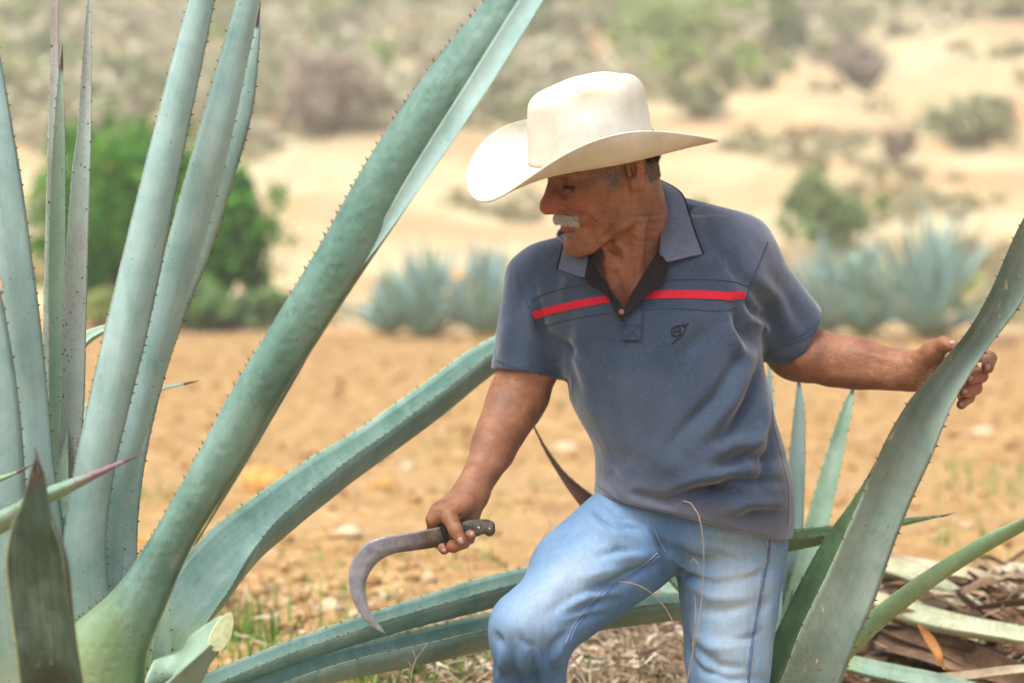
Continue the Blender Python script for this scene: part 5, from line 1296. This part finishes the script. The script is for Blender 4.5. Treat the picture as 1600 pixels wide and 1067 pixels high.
fade_and_light = .48 + .42 * blob(880, 905, 110, 45, -.72) + .12 * blob(820, 960, 50, 40) + 0.42 * blob(1140, 1010, 48, 130) + .25 * blob(1150, 900, 60, 60) - .25 * blob(1040, 870, 30, 60) - .28 * blob(950, 960, 90, 22, -.72) - .35 * blob(830, 1060, 60, 45) - .15 * blob(1060, 830, 60, 25) + .2 * blob(1200, 1000, 14, 120)  # thigh wear, plus shade at crotch, inner thigh and below the knee painted in
vcol(me, 'fade_and_light', np.clip(fade_and_light + .08 * fbm(JV[:, 0] * 12, JV[:, 1] * 12, JV[:, 2] * 8), 0, 1))
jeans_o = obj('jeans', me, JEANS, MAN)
JT = BVHTree.FromPolygons([tuple(v) for v in JV], JF.tolist())
for ln, mt, r in (([(1208, 835), (1202, 880), (1192, 930), (1183, 980), (1176, 1030), (1172, 1080)], M_JSEAM, .0010), ([(1200, 838), (1194, 880), (1184, 930), (1175, 980), (1168, 1030), (1165, 1080)], M_JSEAM, .0009),
                  ([(1204, 836), (1198, 880), (1188, 930), (1179, 980), (1172, 1030), (1168, 1080)], M_JSEAMD, .0022),
                  ([(1030, 868), (1000, 892), (960, 915), (925, 948), (900, 980), (888, 1010)], M_JSEAMD, .0022), ([(1027, 864), (996, 888), (956, 910), (921, 943), (896, 976), (884, 1004)], M_JSEAM, .0007),
                  ([(1012, 826), (1020, 845), (1034, 866)], M_JSEAMD, .0020), ([(1022, 826), (1030, 844), (1040, 862)], M_JSEAM, .0008)):
    stitch('seam', ln, JT, mt, jeans_o, r)
# boots, out of the frame but under him
def boot(ank, toe, name='boot'):
    a = np.array(ank); t = np.array(toe); G = Field(np.minimum(a, t) - .12, np.maximum(a, t) + .12, .005)
    h = a * np.array([1, 1, 0]) + np.array([0, 0, t[2] + .03]); back = h - nrm((t - a) * np.array([1, 1, 0])) * .03
    G.add(rc(a + np.array([0, 0, .08]), h + np.array([0, 0, .02]), .047, .045), .02); G.add(rc(back, h, .034, .038), .02); G.add(rc(h, t, .040, .030), .03)
    zc_ = t[2] - .03
    G.cut((np.minimum(a, t) - .12, np.maximum(a, t) + np.array([.12, .12, 0]) * 1 + np.array([0, 0, -.2]) * 0, lambda X, Y, Z: Z - zc_ + 0 * X + 0 * Y), .002)
    V, Fq = G.mesh(); o = obj(name, mesh_np(name, V, Fq), flat_mat('brown_boot_leather', (.14, .08, .05), .5, .4), MAN)
    return o
bz1 = float(ground_h(0.02, 3.72, False)); ank1 = q3(838, 1392, -.03)
ank2 = q3(1150, 1690, .03); bz2 = float(ground_h(ank2[0], ank2[1], False))
boot((ank1[0], ank1[1], bz1 + .11), (ank1[0] - .07, ank1[1] - .15, bz1 + .035))
boot((ank2[0], ank2[1], bz2 + .11), (ank2[0] + .02, ank2[1] - .18, bz2 + .035))

# ------------------------------------------------------------------ hair, sideburn, moustache
def strand_mesh(roots, dirs, lens, rad, grav=(0, 0, -0.3), curl=0.15, rs=RNG, k=5):
    V, Fq = [], []; o = 0
    for r, d, L in zip(roots, dirs, lens):
        d = nrm(d); p = [np.array(r)]; cur = d.copy(); j = rs.randn(3) * curl
        for s_ in range(k - 1):
            cur = nrm(cur + np.array(grav) / k + j / k); p.append(p[-1] + cur * L / (k - 1))
        v, f = tube(np.array(p), rad * np.linspace(1, .25, k), 3); V.append(v); Fq.append(f + o); o += len(v)
    return np.concatenate(V), np.concatenate(Fq)
def hair_mat(name, a, b):
    m = Mat(name, 0.55, 0.3); m.col(m.ramp(m.island(), [(0.0, a), (1.0, b)])); return m.m
WHITE = hair_mat('grey_white_hair', (0.42, 0.40, 0.37), (0.92, 0.90, 0.87))
GREY = hair_mat('greying_hair', (0.05, 0.045, 0.04), (0.45, 0.42, 0.38))
BLACK = hair_mat('dark_hair', (0.012, 0.010, 0.009), (0.06, 0.05, 0.045))
rs = np.random.RandomState(3)
def on_head(f, u, s, off=0.0):
    o = H(10, u, 0); d = Vector(H(f, u, s) - o).normalized(); st = Vector(H(f, u, s)) + d * .06
    loc, n_, i, dd = BODY_T.ray_cast(st, -d, .2)
    if loc is None: return H(f, u, s), np.array(d)
    if n_.dot(d) < 0: n_ = -n_
    return np.array(loc), np.array(n_)
rt, dr, ln = [], [], []
for k in range(2400):
    a = rs.rand() * 2 - 1; s = a * 37; f = 102 - 14 * a * a; u = -38 - 7 * abs(a) ** 1.5 - 11 * rs.rand() * (1 - .25 * abs(a))
    c, n_ = on_head(f, u, s); rt.append(c - n_ * .001)
    dr.append(n_ * .55 - hu * 1.0 + hs * (.45 * np.sign(a) * abs(a) ** .5 + .1 * rs.randn()) - hf * .1); ln.append((.0055 + .008 * rs.rand() ** 1.5))
v, f = strand_mesh(rt, dr, ln, .00032, (0, 0, -.45), .5, rs)
obj('moustache', mesh_np('moustache', v, f), WHITE, MAN)
for sg in (1, -1):
    rt, dr, ln = [], [], []
    for k in range(1250 if sg > 0 else 500):     # sideburn and temple
        u = 46 - 60 * rs.rand(); f = 27 + 8.5 * rs.randn() * (1.2 if u > 0 else .6) + max(0, u) * .25; c, n_ = on_head(f, u, 62 * sg)
        if rs.rand() < .35 + .3 * (u < -6): continue
        rt.append(c - n_ * .0005); dr.append(n_ * .25 - hu - hf * .25 + rs.randn(3) * .12); ln.append(.005 + .004 * rs.rand())
    v, f = strand_mesh(rt, dr, ln, .0003, (0, 0, -.1), .15, rs)
    obj('sideburn', mesh_np('sideburn', v, f), GREY, MAN)
rt, dr, ln = [], [], []; rt2, dr2, ln2 = [], [], []
for k in range(5200):     # back and sides of the head under the hat
    th = (math.radians(95) + math.radians(85) * rs.rand()) * (1 if rs.rand() < .75 else -1); u = 70 - 95 * rs.rand()
    f_, s_ = 5 + 110 * math.cos(th), 100 * math.sin(th)
    if u < -12 and math.cos(th) > -.25: continue
    c, n_ = on_head(f_, u, s_)
    lf, lu, ls = (c - HO) @ HA.T * 1000
    if lu > 52 or (lf < -40 and lu > 44): continue
    if -34 < lf < 22 and abs(lu) < 36 and abs(ls) > 60: continue
    if u < 8 or rs.rand() < .08: rt2.append(c); dr2.append(n_ * .3 - hu + rs.randn(3) * .1); ln2.append(.004 + .003 * rs.rand())
    else: rt.append(c); dr.append(n_ * .3 - hu + rs.randn(3) * .1); ln.append(.010 + .006 * rs.rand())
v, f = strand_mesh(rt, dr, ln, .00055, (0, 0, -.1), .15, rs); obj('hair', mesh_np('hair', v, f), BLACK, MAN)
v, f = strand_mesh(rt2, dr2, ln2, .00045, (0, 0, -.1), .15, rs); obj('hair', mesh_np('hair', v, f), GREY, MAN)
rt, dr, ln = [], [], []
for sg in (1, -1):
    for k in range(160):  # eyebrows
        a = rs.rand(); c, n_ = on_head(90 - 20 * a, 23 + 3 * math.sin(a * 3) + 2 * rs.randn(), (14 + 36 * a) * sg); rt.append(c); dr.append(n_ * .4 + hs * sg * .9 - hf * .3 - hu * .15); ln.append(.009)
v, f = strand_mesh(rt, dr, ln, .0004, (0, 0, -.2), .2, rs); obj('eyebrow', mesh_np('eyebrow', v, f), GREY, MAN)
for sg in (1, -1):
    rt, dr, ln = [], [], []
    for k in range(36):
        a = k / 35; c = H(88 - 9 * a, 2.5 - 3 * a, (21 + 21 * a) * sg); rt.append(c); dr.append(hf - hu * .7 + hs * sg * .3); ln.append(.006)
    v, f = strand_mesh(rt, dr, ln, .0003, (0, 0, 0), .1, rs); obj('eyelashes', mesh_np('eyelashes', v, f), BLACK, MAN)

# ------------------------------------------------------------------ hat
HFR, HBK = 198, 203
hyaw, hpit, hroll = math.radians(60), math.radians(10.5), math.radians(6)
g0 = np.array([-math.sin(hyaw), -math.cos(hyaw), 0]); t0 = np.array([math.cos(hyaw), -math.sin(hyaw), 0])
gf = g0 * math.cos(hpit) + np.array([0, 0, -math.sin(hpit)]); gu = g0 * math.sin(hpit) + np.array([0, 0, math.cos(hpit)]); gs = t0
gu, gs = gu * math.cos(hroll) + gs * math.sin(hroll), gs * math.cos(hroll) - gu * math.sin(hroll)
HC = q3(925, 247, -.12)
def K(f, s, u): return HC + (f * gf + s * gs + u * gu) / 1000.0
def hat_mat():
    m = Mat('cream_felt_straw', 0.75, 0.25)
    w = m.n.new('ShaderNodeTexWave'); w.inputs['Scale'].default_value = 260; w.inputs['Distortion'].default_value = 3; m.lk(m.co.outputs['Object'], w.inputs[0])
    n = m.noise(9, 5, .65); g = m.noise(40, 4, .7)
    c = m.ramp(n, [(.35, (.50, .475, .385)), (.5, (.59, .57, .49)), (.7, (.67, .655, .59))])
    c = m.mix(m.ramp(g, [(.58, 0.0), (.72, .5)]), c, (.50, .41, .25))
    d = m.attr('dirt'); c = m.mix(m.math('MULTIPLY', d, m.ramp(m.noise(60, 4, .7), [(.3, .35), (.6, 1.0)])), c, (.40, .32, .17))
    m.col(c); m.bump(w.outputs['Fac'], .30, .0008, m.bump(g, .3, .002)); return m.m
HATM = hat_mat()
def hat():
    NT, NR = 120, 26
    th = np.linspace(0, 2 * np.pi, NT, endpoint=False); cf, cs = np.cos(th), np.sin(th)
    cr_f, cr_s = 100, 82
    def brim_pt(r, c_, s_):
        # r 0..1 from crown to edge
        of = np.where(c_ > 0, HFR, HBK) * np.sign(c_) * np.abs(c_) ** .95; os_ = 158 * np.sign(s_) * np.abs(s_) ** .9
        f = cr_f * c_ * (1 - r) + of * r; s = cr_s * s_ * (1 - r) + os_ * r
        side = np.abs(s_) ** 1.7
        up = 50 * side * (1 + .62 * c_) * r ** 1.8                                       # rolled sides
        s = s - np.sign(s_) * 22 * side * r ** 2.6
        front = np.clip(c_, 0, 1) ** 1.5; back = np.clip(-c_, 0, 1) ** 1.5
        up = up - 30 * front * r ** 1.3 - 6 * back * r + 0
        return f, s, up
    V, Fq = [], []
    for j in range(NR):
        r = j / (NR - 1); f, s, u = brim_pt(r, cf, cs); V.append(np.stack([K(a, b, c) for a, b, c in zip(f, s, u)]))
    # crown above the sweat line
    NC = 34
    for j in range(1, NC):
        t = j / (NC - 1)
        h = 0
        if t < .72:
            q = t / .72; sc = 1 - .10 * q ** 1.3 - .17 * max(0, (q - .72) / .28) ** 2.2; sc_s = 1 - .16 * q ** 1.2 - .20 * max(0, (q - .68) / .32) ** 2.0; hh = 121 * (q - .06 * max(0, (q - .8) / .2) ** 2 * 1)
            f, s = cr_f * cf * sc, cr_s * cs * sc_s; u = np.full(NT, hh)
        else:
            q = (t - .72) / .28; f, s = cr_f * cf * .73 * (1 - q), cr_s * cs * .64 * (1 - q); u = np.full(NT, 121 * .94 + 9 * math.sin(q * math.pi / 2))
        # creases: a long dent on top, a pinch on each side to the front
        u = u - 20 * np.exp(-((s) / 17.0) ** 2 - ((f + 5) / 62.0) ** 2) * smooth(.55, .8, t)
        pin = 13 * np.exp(-((f - 42) / 34.0) ** 2 - ((u - 92) / 26.0) ** 2)
        s = s - np.sign(s) * pin * np.clip(np.abs(s) / 45, 0, 1)
        u = u + 6 * np.exp(-((f + 60) / 40) ** 2) * smooth(.5, .8, t) - 9 * np.clip(f / 100, 0, 1) * smooth(.4, .8, t)
        V.insert(0, np.stack([K(a, b, c) for a, b, c in zip(f, s, u)]))
    V = np.array(V); n = len(V); i = np.arange(n - 1)[:, None] * NT + np.arange(NT)[None]; j = np.arange(n - 1)[:, None] * NT + (np.arange(NT)[None] + 1) % NT
    Fq = np.stack([i, j, j + NT, i + NT], -1).reshape(-1, 4)
    return V.reshape(-1, 3), Fq
hv, hq = hat()
me = mesh_np('hat', hv, hq); px, py = project(hv)
hn = vnormals(hv, hq)
dirt = .8 * np.exp(-((px - 915) / 28) ** 2 - ((py - 146) / 9) ** 2) + .45 * np.exp(-((px - 952) / 20) ** 2 - ((py - 127) / 6) ** 2) + .3 * np.exp(-((px - 850) / 14) ** 2 - ((py - 180) / 24) ** 2) + .25 * np.exp(-((px - 870) / 60) ** 2 - ((py - 278) / 10) ** 2)
vcol(me, 'dirt', np.clip(dirt, 0, 1))
hat_o = obj('hat', me, HATM, MAN)
s = hat_o.modifiers.new('thick', 'SOLIDIFY'); s.thickness = .0032; s.offset = 0
s = hat_o.modifiers.new('soft', 'SUBSURF'); s.levels = 1; s.render_levels = 1
th = np.linspace(0, 2 * np.pi, 90, endpoint=False)
bv = np.array([K(101.5 * math.cos(a), 83.5 * math.sin(a), z) for z in (1.5, 8) for a in th]); bf = np.array([(k, (k + 1) % 90, (k + 1) % 90 + 90, k + 90) for k in range(90)])
o = obj('hatband', mesh_np('hatband', bv, bf), flat_mat('tan_band', (.52, .33, .24), .7), hat_o); s = o.modifiers.new('thick', 'SOLIDIFY'); s.thickness = .0016
rim = np.array([K(*p) for p in [((HFR if math.cos(a) > 0 else HBK) * np.sign(math.cos(a)) * abs(math.cos(a)) ** .95, 158 * np.sign(math.sin(a)) * abs(math.sin(a)) ** .9 - np.sign(math.sin(a)) * 22 * abs(math.sin(a)) ** 1.7, 50 * (1 + .62 * math.cos(a)) * abs(math.sin(a)) ** 1.7 - 30 * max(0, math.cos(a)) ** 1.5 - 6 * max(0, -math.cos(a)) ** 1.5) for a in np.linspace(0, 2 * np.pi, 121)]])
tv, tf = tube(rim, np.full(121, .0017), 6); obj('brim_edge', mesh_np('brim_edge', tv, tf), HATM, hat_o)
HAT_T = BVHTree.FromPolygons([tuple(v) for v in hv], hq.tolist())
# three small lozenges of vent holes on the side of the crown
M_HOLE = flat_mat('vent_hole', (.40, .34, .22), .9)
def vents():
    V, Fq = [], []; o = 0
    for cx, cy in ((919, 206), (934, 200), (950, 197)):
        for i in range(-3, 4):
            for j in range(-3, 4):
                if abs(i) + abs(j) > 3: continue
                c, n_ = hit(cx + i * 2.6 + j * 1.0, cy + j * 2.4 - i * .5, HAT_T, .0020)
                if c is None: continue
                e = nrm(np.cross(n_, [0, 0, 1])) * .0005; g = nrm(np.cross(n_, e)) * .0005
                V += [c - e, c - g, c + e, c + g]; Fq.append((o, o + 1, o + 2, o + 3)); o += 4
    tag(obj('vent_holes', mesh_np('vent_holes', np.array(V), np.array(Fq), False), M_HOLE, hat_o), kind='stuff')
vents()

# ------------------------------------------------------------------ sickle
def sickle():
    D0 = -.155
    r0 = q3(735, 825, D0); root = empty('sickle', r0, 'rusty curved sickle with a worn dark handle, held low in the hand on the left', 'sickle')
    outer = [(722, 815), (690, 822), (640, 832), (598, 839), (570, 850), (552, 872), (545, 900), (550, 932), (564, 960), (584, 980), (603, 990)]
    inner = [(726, 843), (690, 853), (645, 860), (614, 865), (592, 877), (577, 896), (571, 920), (575, 945), (584, 963), (595, 978), (603, 990)]
    N = 70; a = catmull(np.array([(x, y, 0.) for x, y in outer]), N)[:, :2]; b = catmull(np.array([(x, y, 0.) for x, y in inner]), N)[:, :2]
    V = []; us = (0, .12, .6, 1.0); tk = (.0013, .0015, .0012, .0002)
    for k in range(N):
        for sgn in (-1, 1):
            for u_, t_ in zip(us, tk):
                x, y = a[k] * (1 - u_) + b[k] * u_; V.append(q3(x, y, D0 + .012 * (k / N) ** 2) + np.array([0, sgn * t_ * (1 if k < N - 2 else .4), 0]))
    V = np.array(V); n = len(us); Fq = []
    for k in range(N - 1):
        A, B = k * 2 * n, (k + 1) * 2 * n
        for j in range(n - 1): Fq += [(A + j, A + j + 1, B + j + 1, B + j), (A + n + j, B + n + j, B + n + j + 1, A + n + j + 1)]
        Fq += [(A, B, B + n, A + n), (A + n - 1, A + 2 * n - 1, B + 2 * n - 1, B + n - 1)]
    m = Mat('worn_steel', .5, .5); m.b.inputs['Metallic'].default_value = .25
    sp = m.n.new('ShaderNodeSeparateXYZ'); m.lk(m.co.outputs['Object'], sp.inputs[0]); nz = m.noise(45, 6, .7); st = m.noise(38, 5, .75)
    rust = m.ramp(nz, [(.3, (.025, .016, .015)), (.5, (.065, .038, .032)), (.7, (.13, .08, .058))]); steel = m.ramp(st, [(.3, (.17, .18, .215)), (.6, (.31, .33, .38))])
    # bare steel towards the ground-down hook
    xx = m.math('ADD', m.math('MULTIPLY', m.math('ADD', sp.outputs[0], .225), 9.0), m.math('MULTIPLY', m.math('SUBTRACT', nz, .5), 1.6))
    c = m.mix(m.ramp(xx, [(0.0, 0.0), (1.0, 1.0)]), steel, rust)
    c = m.mix(m.ramp(m.noise(25, 5, .7), [(.52, 0.0), (.66, .45)]), c, (.24, .21, .13)); m.col(c)
    m.rough(m.ramp(nz, [(.3, .38), (.7, .68)])); m.bump(nz, .35, .0006)
    bl = obj('blade', mesh_np('blade', V, Fq), m.m, root); bl['label'] = 'rusty blade with a bright hooked end'
    # handle: swelling grip with a hooked butt
    up = [(694, 822), (705, 818), (725, 813), (745, 811), (760, 811), (771, 815), (776, 824)]
    lo = [(698, 851), (708, 848), (728, 843), (745, 838), (756, 834), (764, 838), (770, 839)]
    A = catmull(np.array([(x, y, 0.) for x, y in up]), 26)[:, :2]; B = catmull(np.array([(x, y, 0.) for x, y in lo]), 26)[:, :2]; V = []; ns = 14
    for k in range(26):
        c = (A[k] + B[k]) / 2; hv_ = (A[k] - B[k]) / 2; e = .35 if k in (0, 25) else (.8 if k in (1, 24) else 1)
        for j in range(ns):
            t = 2 * np.pi * j / ns; r = np.sign(math.cos(t)) * abs(math.cos(t)) ** .7; w_ = np.sign(math.sin(t)) * abs(math.sin(t)) ** .7
            x, y = c + hv_ * r * (e if k > 2 else 1); V.append(q3(x, y, D0) + np.array([0, .0105 * w_ * e, 0]))
    i = np.arange(25)[:, None] * ns + np.arange(ns)[None]; j = np.arange(25)[:, None] * ns + (np.arange(ns)[None] + 1) % ns
    Fq = np.stack([i, j, j + ns, i + ns], -1).reshape(-1, 4).tolist() + [tuple(range(ns)), tuple(range(25 * ns, 26 * ns))[::-1]]
    m = Mat('worn_handle', .65, .35); nz = m.noise(70, 5, .7); c = m.ramp(nz, [(.32, (.02, .016, .014)), (.5, (.06, .047, .038)), (.68, (.14, .11, .09))]); m.col(c); m.bump(nz, .5, .001)
    h = obj('handle', mesh_np('handle', np.array(V), Fq), m.m, root)
    for k, (x0, x1) in enumerate((((688, 822), (697, 852)), ((692, 821), (701, 851)))):
        v, f = tube(np.array([q3(x0[0], x0[1], D0 - .0095), q3((x0[0] + x1[0]) / 2, (x0[1] + x1[1]) / 2, D0 - .0115), q3(x1[0], x1[1], D0 - .0095)]), [.0018, .002, .0018], 8); obj('ferrule', mesh_np('ferrule', v, f), M_THREAD, root)
    for x, y in ((748, 824), (765, 826)):
        c = q3(x, y, D0 - .0105); obj('rivet', mesh_np('rivet', c + ICV * np.array([.0024, .0012, .0024]), ICF), flat_mat('rivet_metal', (.3, .28, .25), .4, .5), h)
sickle()
# ------------------------------------------------------------------ grass, straw, dry stems
def blades(name, spots, mat, label, rs, wide=0.0035, flop=0.5):
    """spots: (x, y, height, n, spread)"""
    V, Fq = [], []; o = 0
    for x, y, h, n, sp in spots:
        for k in range(n):
            bx, by = x + rs.randn() * sp, y + rs.randn() * sp; z = float(ground_h(bx, by, False)); hh = h * (.5 + .8 * rs.rand())
            a = rs.rand() * 6.28; lean = flop * rs.rand(); d = np.array([math.cos(a), math.sin(a), 0]); sd = np.array([-d[1], d[0], 0]); w = wide * (.6 + .7 * rs.rand())
            for j in range(5):
                t = j / 4; p = np.array([bx, by, z - .01]) + d * hh * lean * t * t + np.array([0, 0, hh * (t - .35 * lean * t * t)]); ww = w * (1 - t) ** .7 + .0002
                V += [p - sd * ww, p + sd * ww]
                if j: Fq.append((o + 2 * j - 2, o + 2 * j - 1, o + 2 * j + 1, o + 2 * j))
            o += 10
    return tag(obj(name, mesh_np(name, np.array(V), np.array(Fq)), mat), label, kind='stuff')
GR = leaf_mat('grass_blades', [(0.1, (0.07, 0.16, 0.025)), (0.5, (0.12, 0.26, 0.04)), (0.9, (0.24, 0.38, 0.09))], .5, .3)
ST = leaf_mat('straw', [(0.1, (0.20, 0.13, 0.08)), (0.5, (0.42, 0.34, 0.22)), (0.9, (0.58, 0.50, 0.36))], .8, .15)
rs = np.random.RandomState(21)
def gp(px, py):        # ground point under a pixel
    for Y in np.linspace(4.3, 40, 900):
        p = P(px, py, Y)
        if p.z <= float(ground_h(p.x, p.y, False)): return p.x, p.y
    return p.x, p.y
sp = []
for px, py, h, n, s in ((350, 1000, .09, 26, .06), (400, 985, .08, 16, .05), (480, 995, .07, 20, .05), (330, 960, .12, 14, .04), (300, 950, .10, 12, .05), (505, 990, .14, 5, .02), (700, 1040, .06, 60, .08), (620, 1055, .07, 50, .08), (560, 1060, .06, 40, .08), (1020, 1055, .05, 12, .05), (980, 1062, .06, 18, .05), (930, 1064, .05, 10, .05), (590, 1064, .08, 50, .10), (660, 1066, .08, 50, .08), (520, 1010, .05, 24, .10), (400, 960, .07, 22, .08), (460, 940, .05, 20, .10), (540, 930, .04, 20, .10), (380, 1005, .09, 20, .05), (600, 870, .04, 26, .14), (460, 870, .04, 20, .14),
                        (620, 862, .05, 22, .10), (650, 850, .04, 14, .10), (730, 880, .07, 14, .05), (690, 900, .06, 10, .06), (235, 775, .07, 34, .14), (250, 800, .06, 20, .12), (1570, 740, .07, 30, .15), (1590, 780, .07, 24, .12), (1480, 790, .05, 14, .12), (1530, 760, .05, 12, .12), (700, 700, .06, 18, .16), (740, 720, .05, 14, .16), (650, 690, .05, 12, .16), (850, 760, .05, 10, .1),
                        (1560, 900, .09, 24, .07), (1590, 930, .10, 24, .07), (1380, 1010, .08, 26, .05), (1340, 1040, .08, 26, .05), (1560, 1062, .08, 20, .05), (1290, 1055, .06, 10, .05), (800, 800, .05, 10, .1), (440, 850, .04, 14, .12), (560, 900, .05, 14, .08), (480, 880, .05, 12, .1), (600, 930, .05, 20, .08)):
    x, y = gp(px, py); sp.append((x, y, h, n, s))
for k in range(26):
    x, y = gp(rs.uniform(300, 760), rs.uniform(1000, 1066)); sp.append((x, y, .06, 14, .05))
for k in range(14):
    x, y = gp(rs.uniform(1400, 1600), rs.uniform(720, 880)); sp.append((x, y, .06, 12, .12))
blades('green_grass', sp, GR, 'green grass tufts sprouting on the field and among the leaves', rs, .0032, .9)
sp = []
for k in range(150):
    px = rs.choice([rs.uniform(560, 1250), rs.uniform(880, 1090), rs.uniform(1180, 1620)]); x, y = gp(px, rs.uniform(985, 1090)); sp.append((x, y, .055, 11, .035))
for k in range(130):
    y = 4.8 + 5 * rs.rand(); sp.append(((rs.rand() * 2 - 1) * .24 * y, y, .03 + .03 * rs.rand(), 4, .05))
blades('dry_grass', sp, ST, 'dry straw and dead grass matted on the ground behind the legs', rs, .0022, 1.6)
# litter lying flat behind the man
def litter():
    parts = []
    V, Fq = [], []; o = 0
    for k in range(6500):
        if k < 4600: x, y = rs.uniform(-.25, .50), rs.uniform(4.45, 5.15)
        else: x, y = rs.uniform(-.9, 1.15), rs.uniform(4.4, 5.6)
        z = float(ground_h(x, y, False)) + .004 + .04 * rs.rand() ** 2; L = .015 + .06 * rs.rand() ** 2; w = .0014 + .0036 * rs.rand(); d = nrm(rs.randn(3) * np.array([1, 1, .35])); s_ = nrm(np.cross(d, rs.randn(3))); c = np.array([x, y, z]); b = rs.randn(3) * L * .15
        V += [c - d * L / 2 - s_ * w * .3, c - d * L / 2 + s_ * w * .3, c + b + s_ * w, c + b - s_ * w, c + d * L / 2 + s_ * w * .2, c + d * L / 2 - s_ * w * .2]; Fq += [(o, o + 1, o + 2, o + 3), (o + 3, o + 2, o + 4, o + 5)]; o += 6
    m = Mat('leaf_litter', .9, .15); m.col(m.ramp(m.island(), [(0., (.10, .06, .04)), (.35, (.26, .17, .11)), (.7, (.45, .36, .25)), (1., (.60, .53, .42))]))
    tag(obj('leaf_litter', mesh_np('leaf_litter', np.array(V), np.array(Fq), False), m.m), 'brown and pale leaf litter covering the ground between and behind the legs', kind='stuff')
litter()
M_STEM = flat_mat('dry_stem', (.36, .27, .19), .8, .2, .3, 90)
def stem(pts, r, label, twigs=()):
    p3 = [np.array(P(*q)) for q in pts]; c = catmull(np.array(p3), 26)
    b = Vector(c[0]); root = empty('dry_stem', (b.x, b.y, b.z), label, 'dry stem')
    v, f = tube(c, np.linspace(r, r * .5, 26), 5); obj('stalk', mesh_np('stalk', v, f), M_STEM, root)
    for tw in twigs:
        c = catmull(np.array([np.array(P(*q)) for q in tw]), 12); v, f = tube(c, np.linspace(r * .7, r * .3, 12), 5); obj('twig', mesh_np('twig', v, f), M_STEM, root)
stem([(1060, 1300, 3.6), (1072, 1080, 3.6), (1088, 990, 3.58), (1098, 920, 3.58), (1099, 850, 3.57), (1092, 805, 3.57), (1080, 786, 3.58), (1068, 782, 3.6)], .0012, 'thin dry weed stalk rising in front of the straight leg to the shirt hem', [[(1098, 905, 3.58), (1092, 885, 3.57), (1083, 872, 3.57), (1078, 882, 3.57)], [(1082, 1010, 3.58), (1087, 960, 3.58), (1086, 930, 3.58)]])
stem([(1075, 1250, 3.62), (1072, 1060, 3.62), (1058, 990, 3.6), (1040, 950, 3.6), (1010, 920, 3.58), (985, 910, 3.58), (965, 908, 3.58)], .0012, 'thin dry weed stalk bending left in front of the inner thigh')
stem([(700, 1010, 4.9), (735, 905, 4.9), (728, 868, 4.9), (745, 845, 4.9), (790, 825, 4.9)], .0016, 'bare twig behind the sickle handle')
stem([(780, 900, 4.8), (830, 870, 4.8), (862, 822, 4.8), (900, 812, 4.8)], .0016, 'bare twig left of the raised thigh', [[(862, 822, 4.8), (850, 795, 4.8), (835, 770, 4.8)]])
stem([(760, 812, 4.6), (772, 798, 4.6), (790, 790, 4.6)], .001, 'small whitish twig right behind the sickle handle end')
stem([(1200, 1120, 3.9), (1225, 1040, 3.9), (1262, 1010, 3.88), (1300, 985, 3.86)], .0011, 'dry grass stalk crossing between the jeans and the broad leaf')
stem([(1232, 1100, 4.0), (1238, 980, 4.0), (1232, 930, 4.0), (1246, 870, 4.0)], .0011, 'dry upright twig just right of the jeans')
stem([(640, 1120, 3.3), (642, 1060, 3.3), (650, 1030, 3.3), (668, 1005, 3.3)], .0008, 'small flowering weed stalk at the bottom edge below the sickle', [[(646, 1045, 3.3), (636, 1030, 3.3)], [(650, 1030, 3.3), (645, 1015, 3.3)]])
stem([(990, 1120, 4.1), (1000, 1040, 4.1), (985, 985, 4.1), (972, 978, 4.1)], .0018, 'bent pale straw stalk between the two legs')
stem([(1030, 1110, 4.2), (1045, 1040, 4.2), (1062, 1005, 4.2)], .0016, 'short pale straw stalk beside the straight leg')
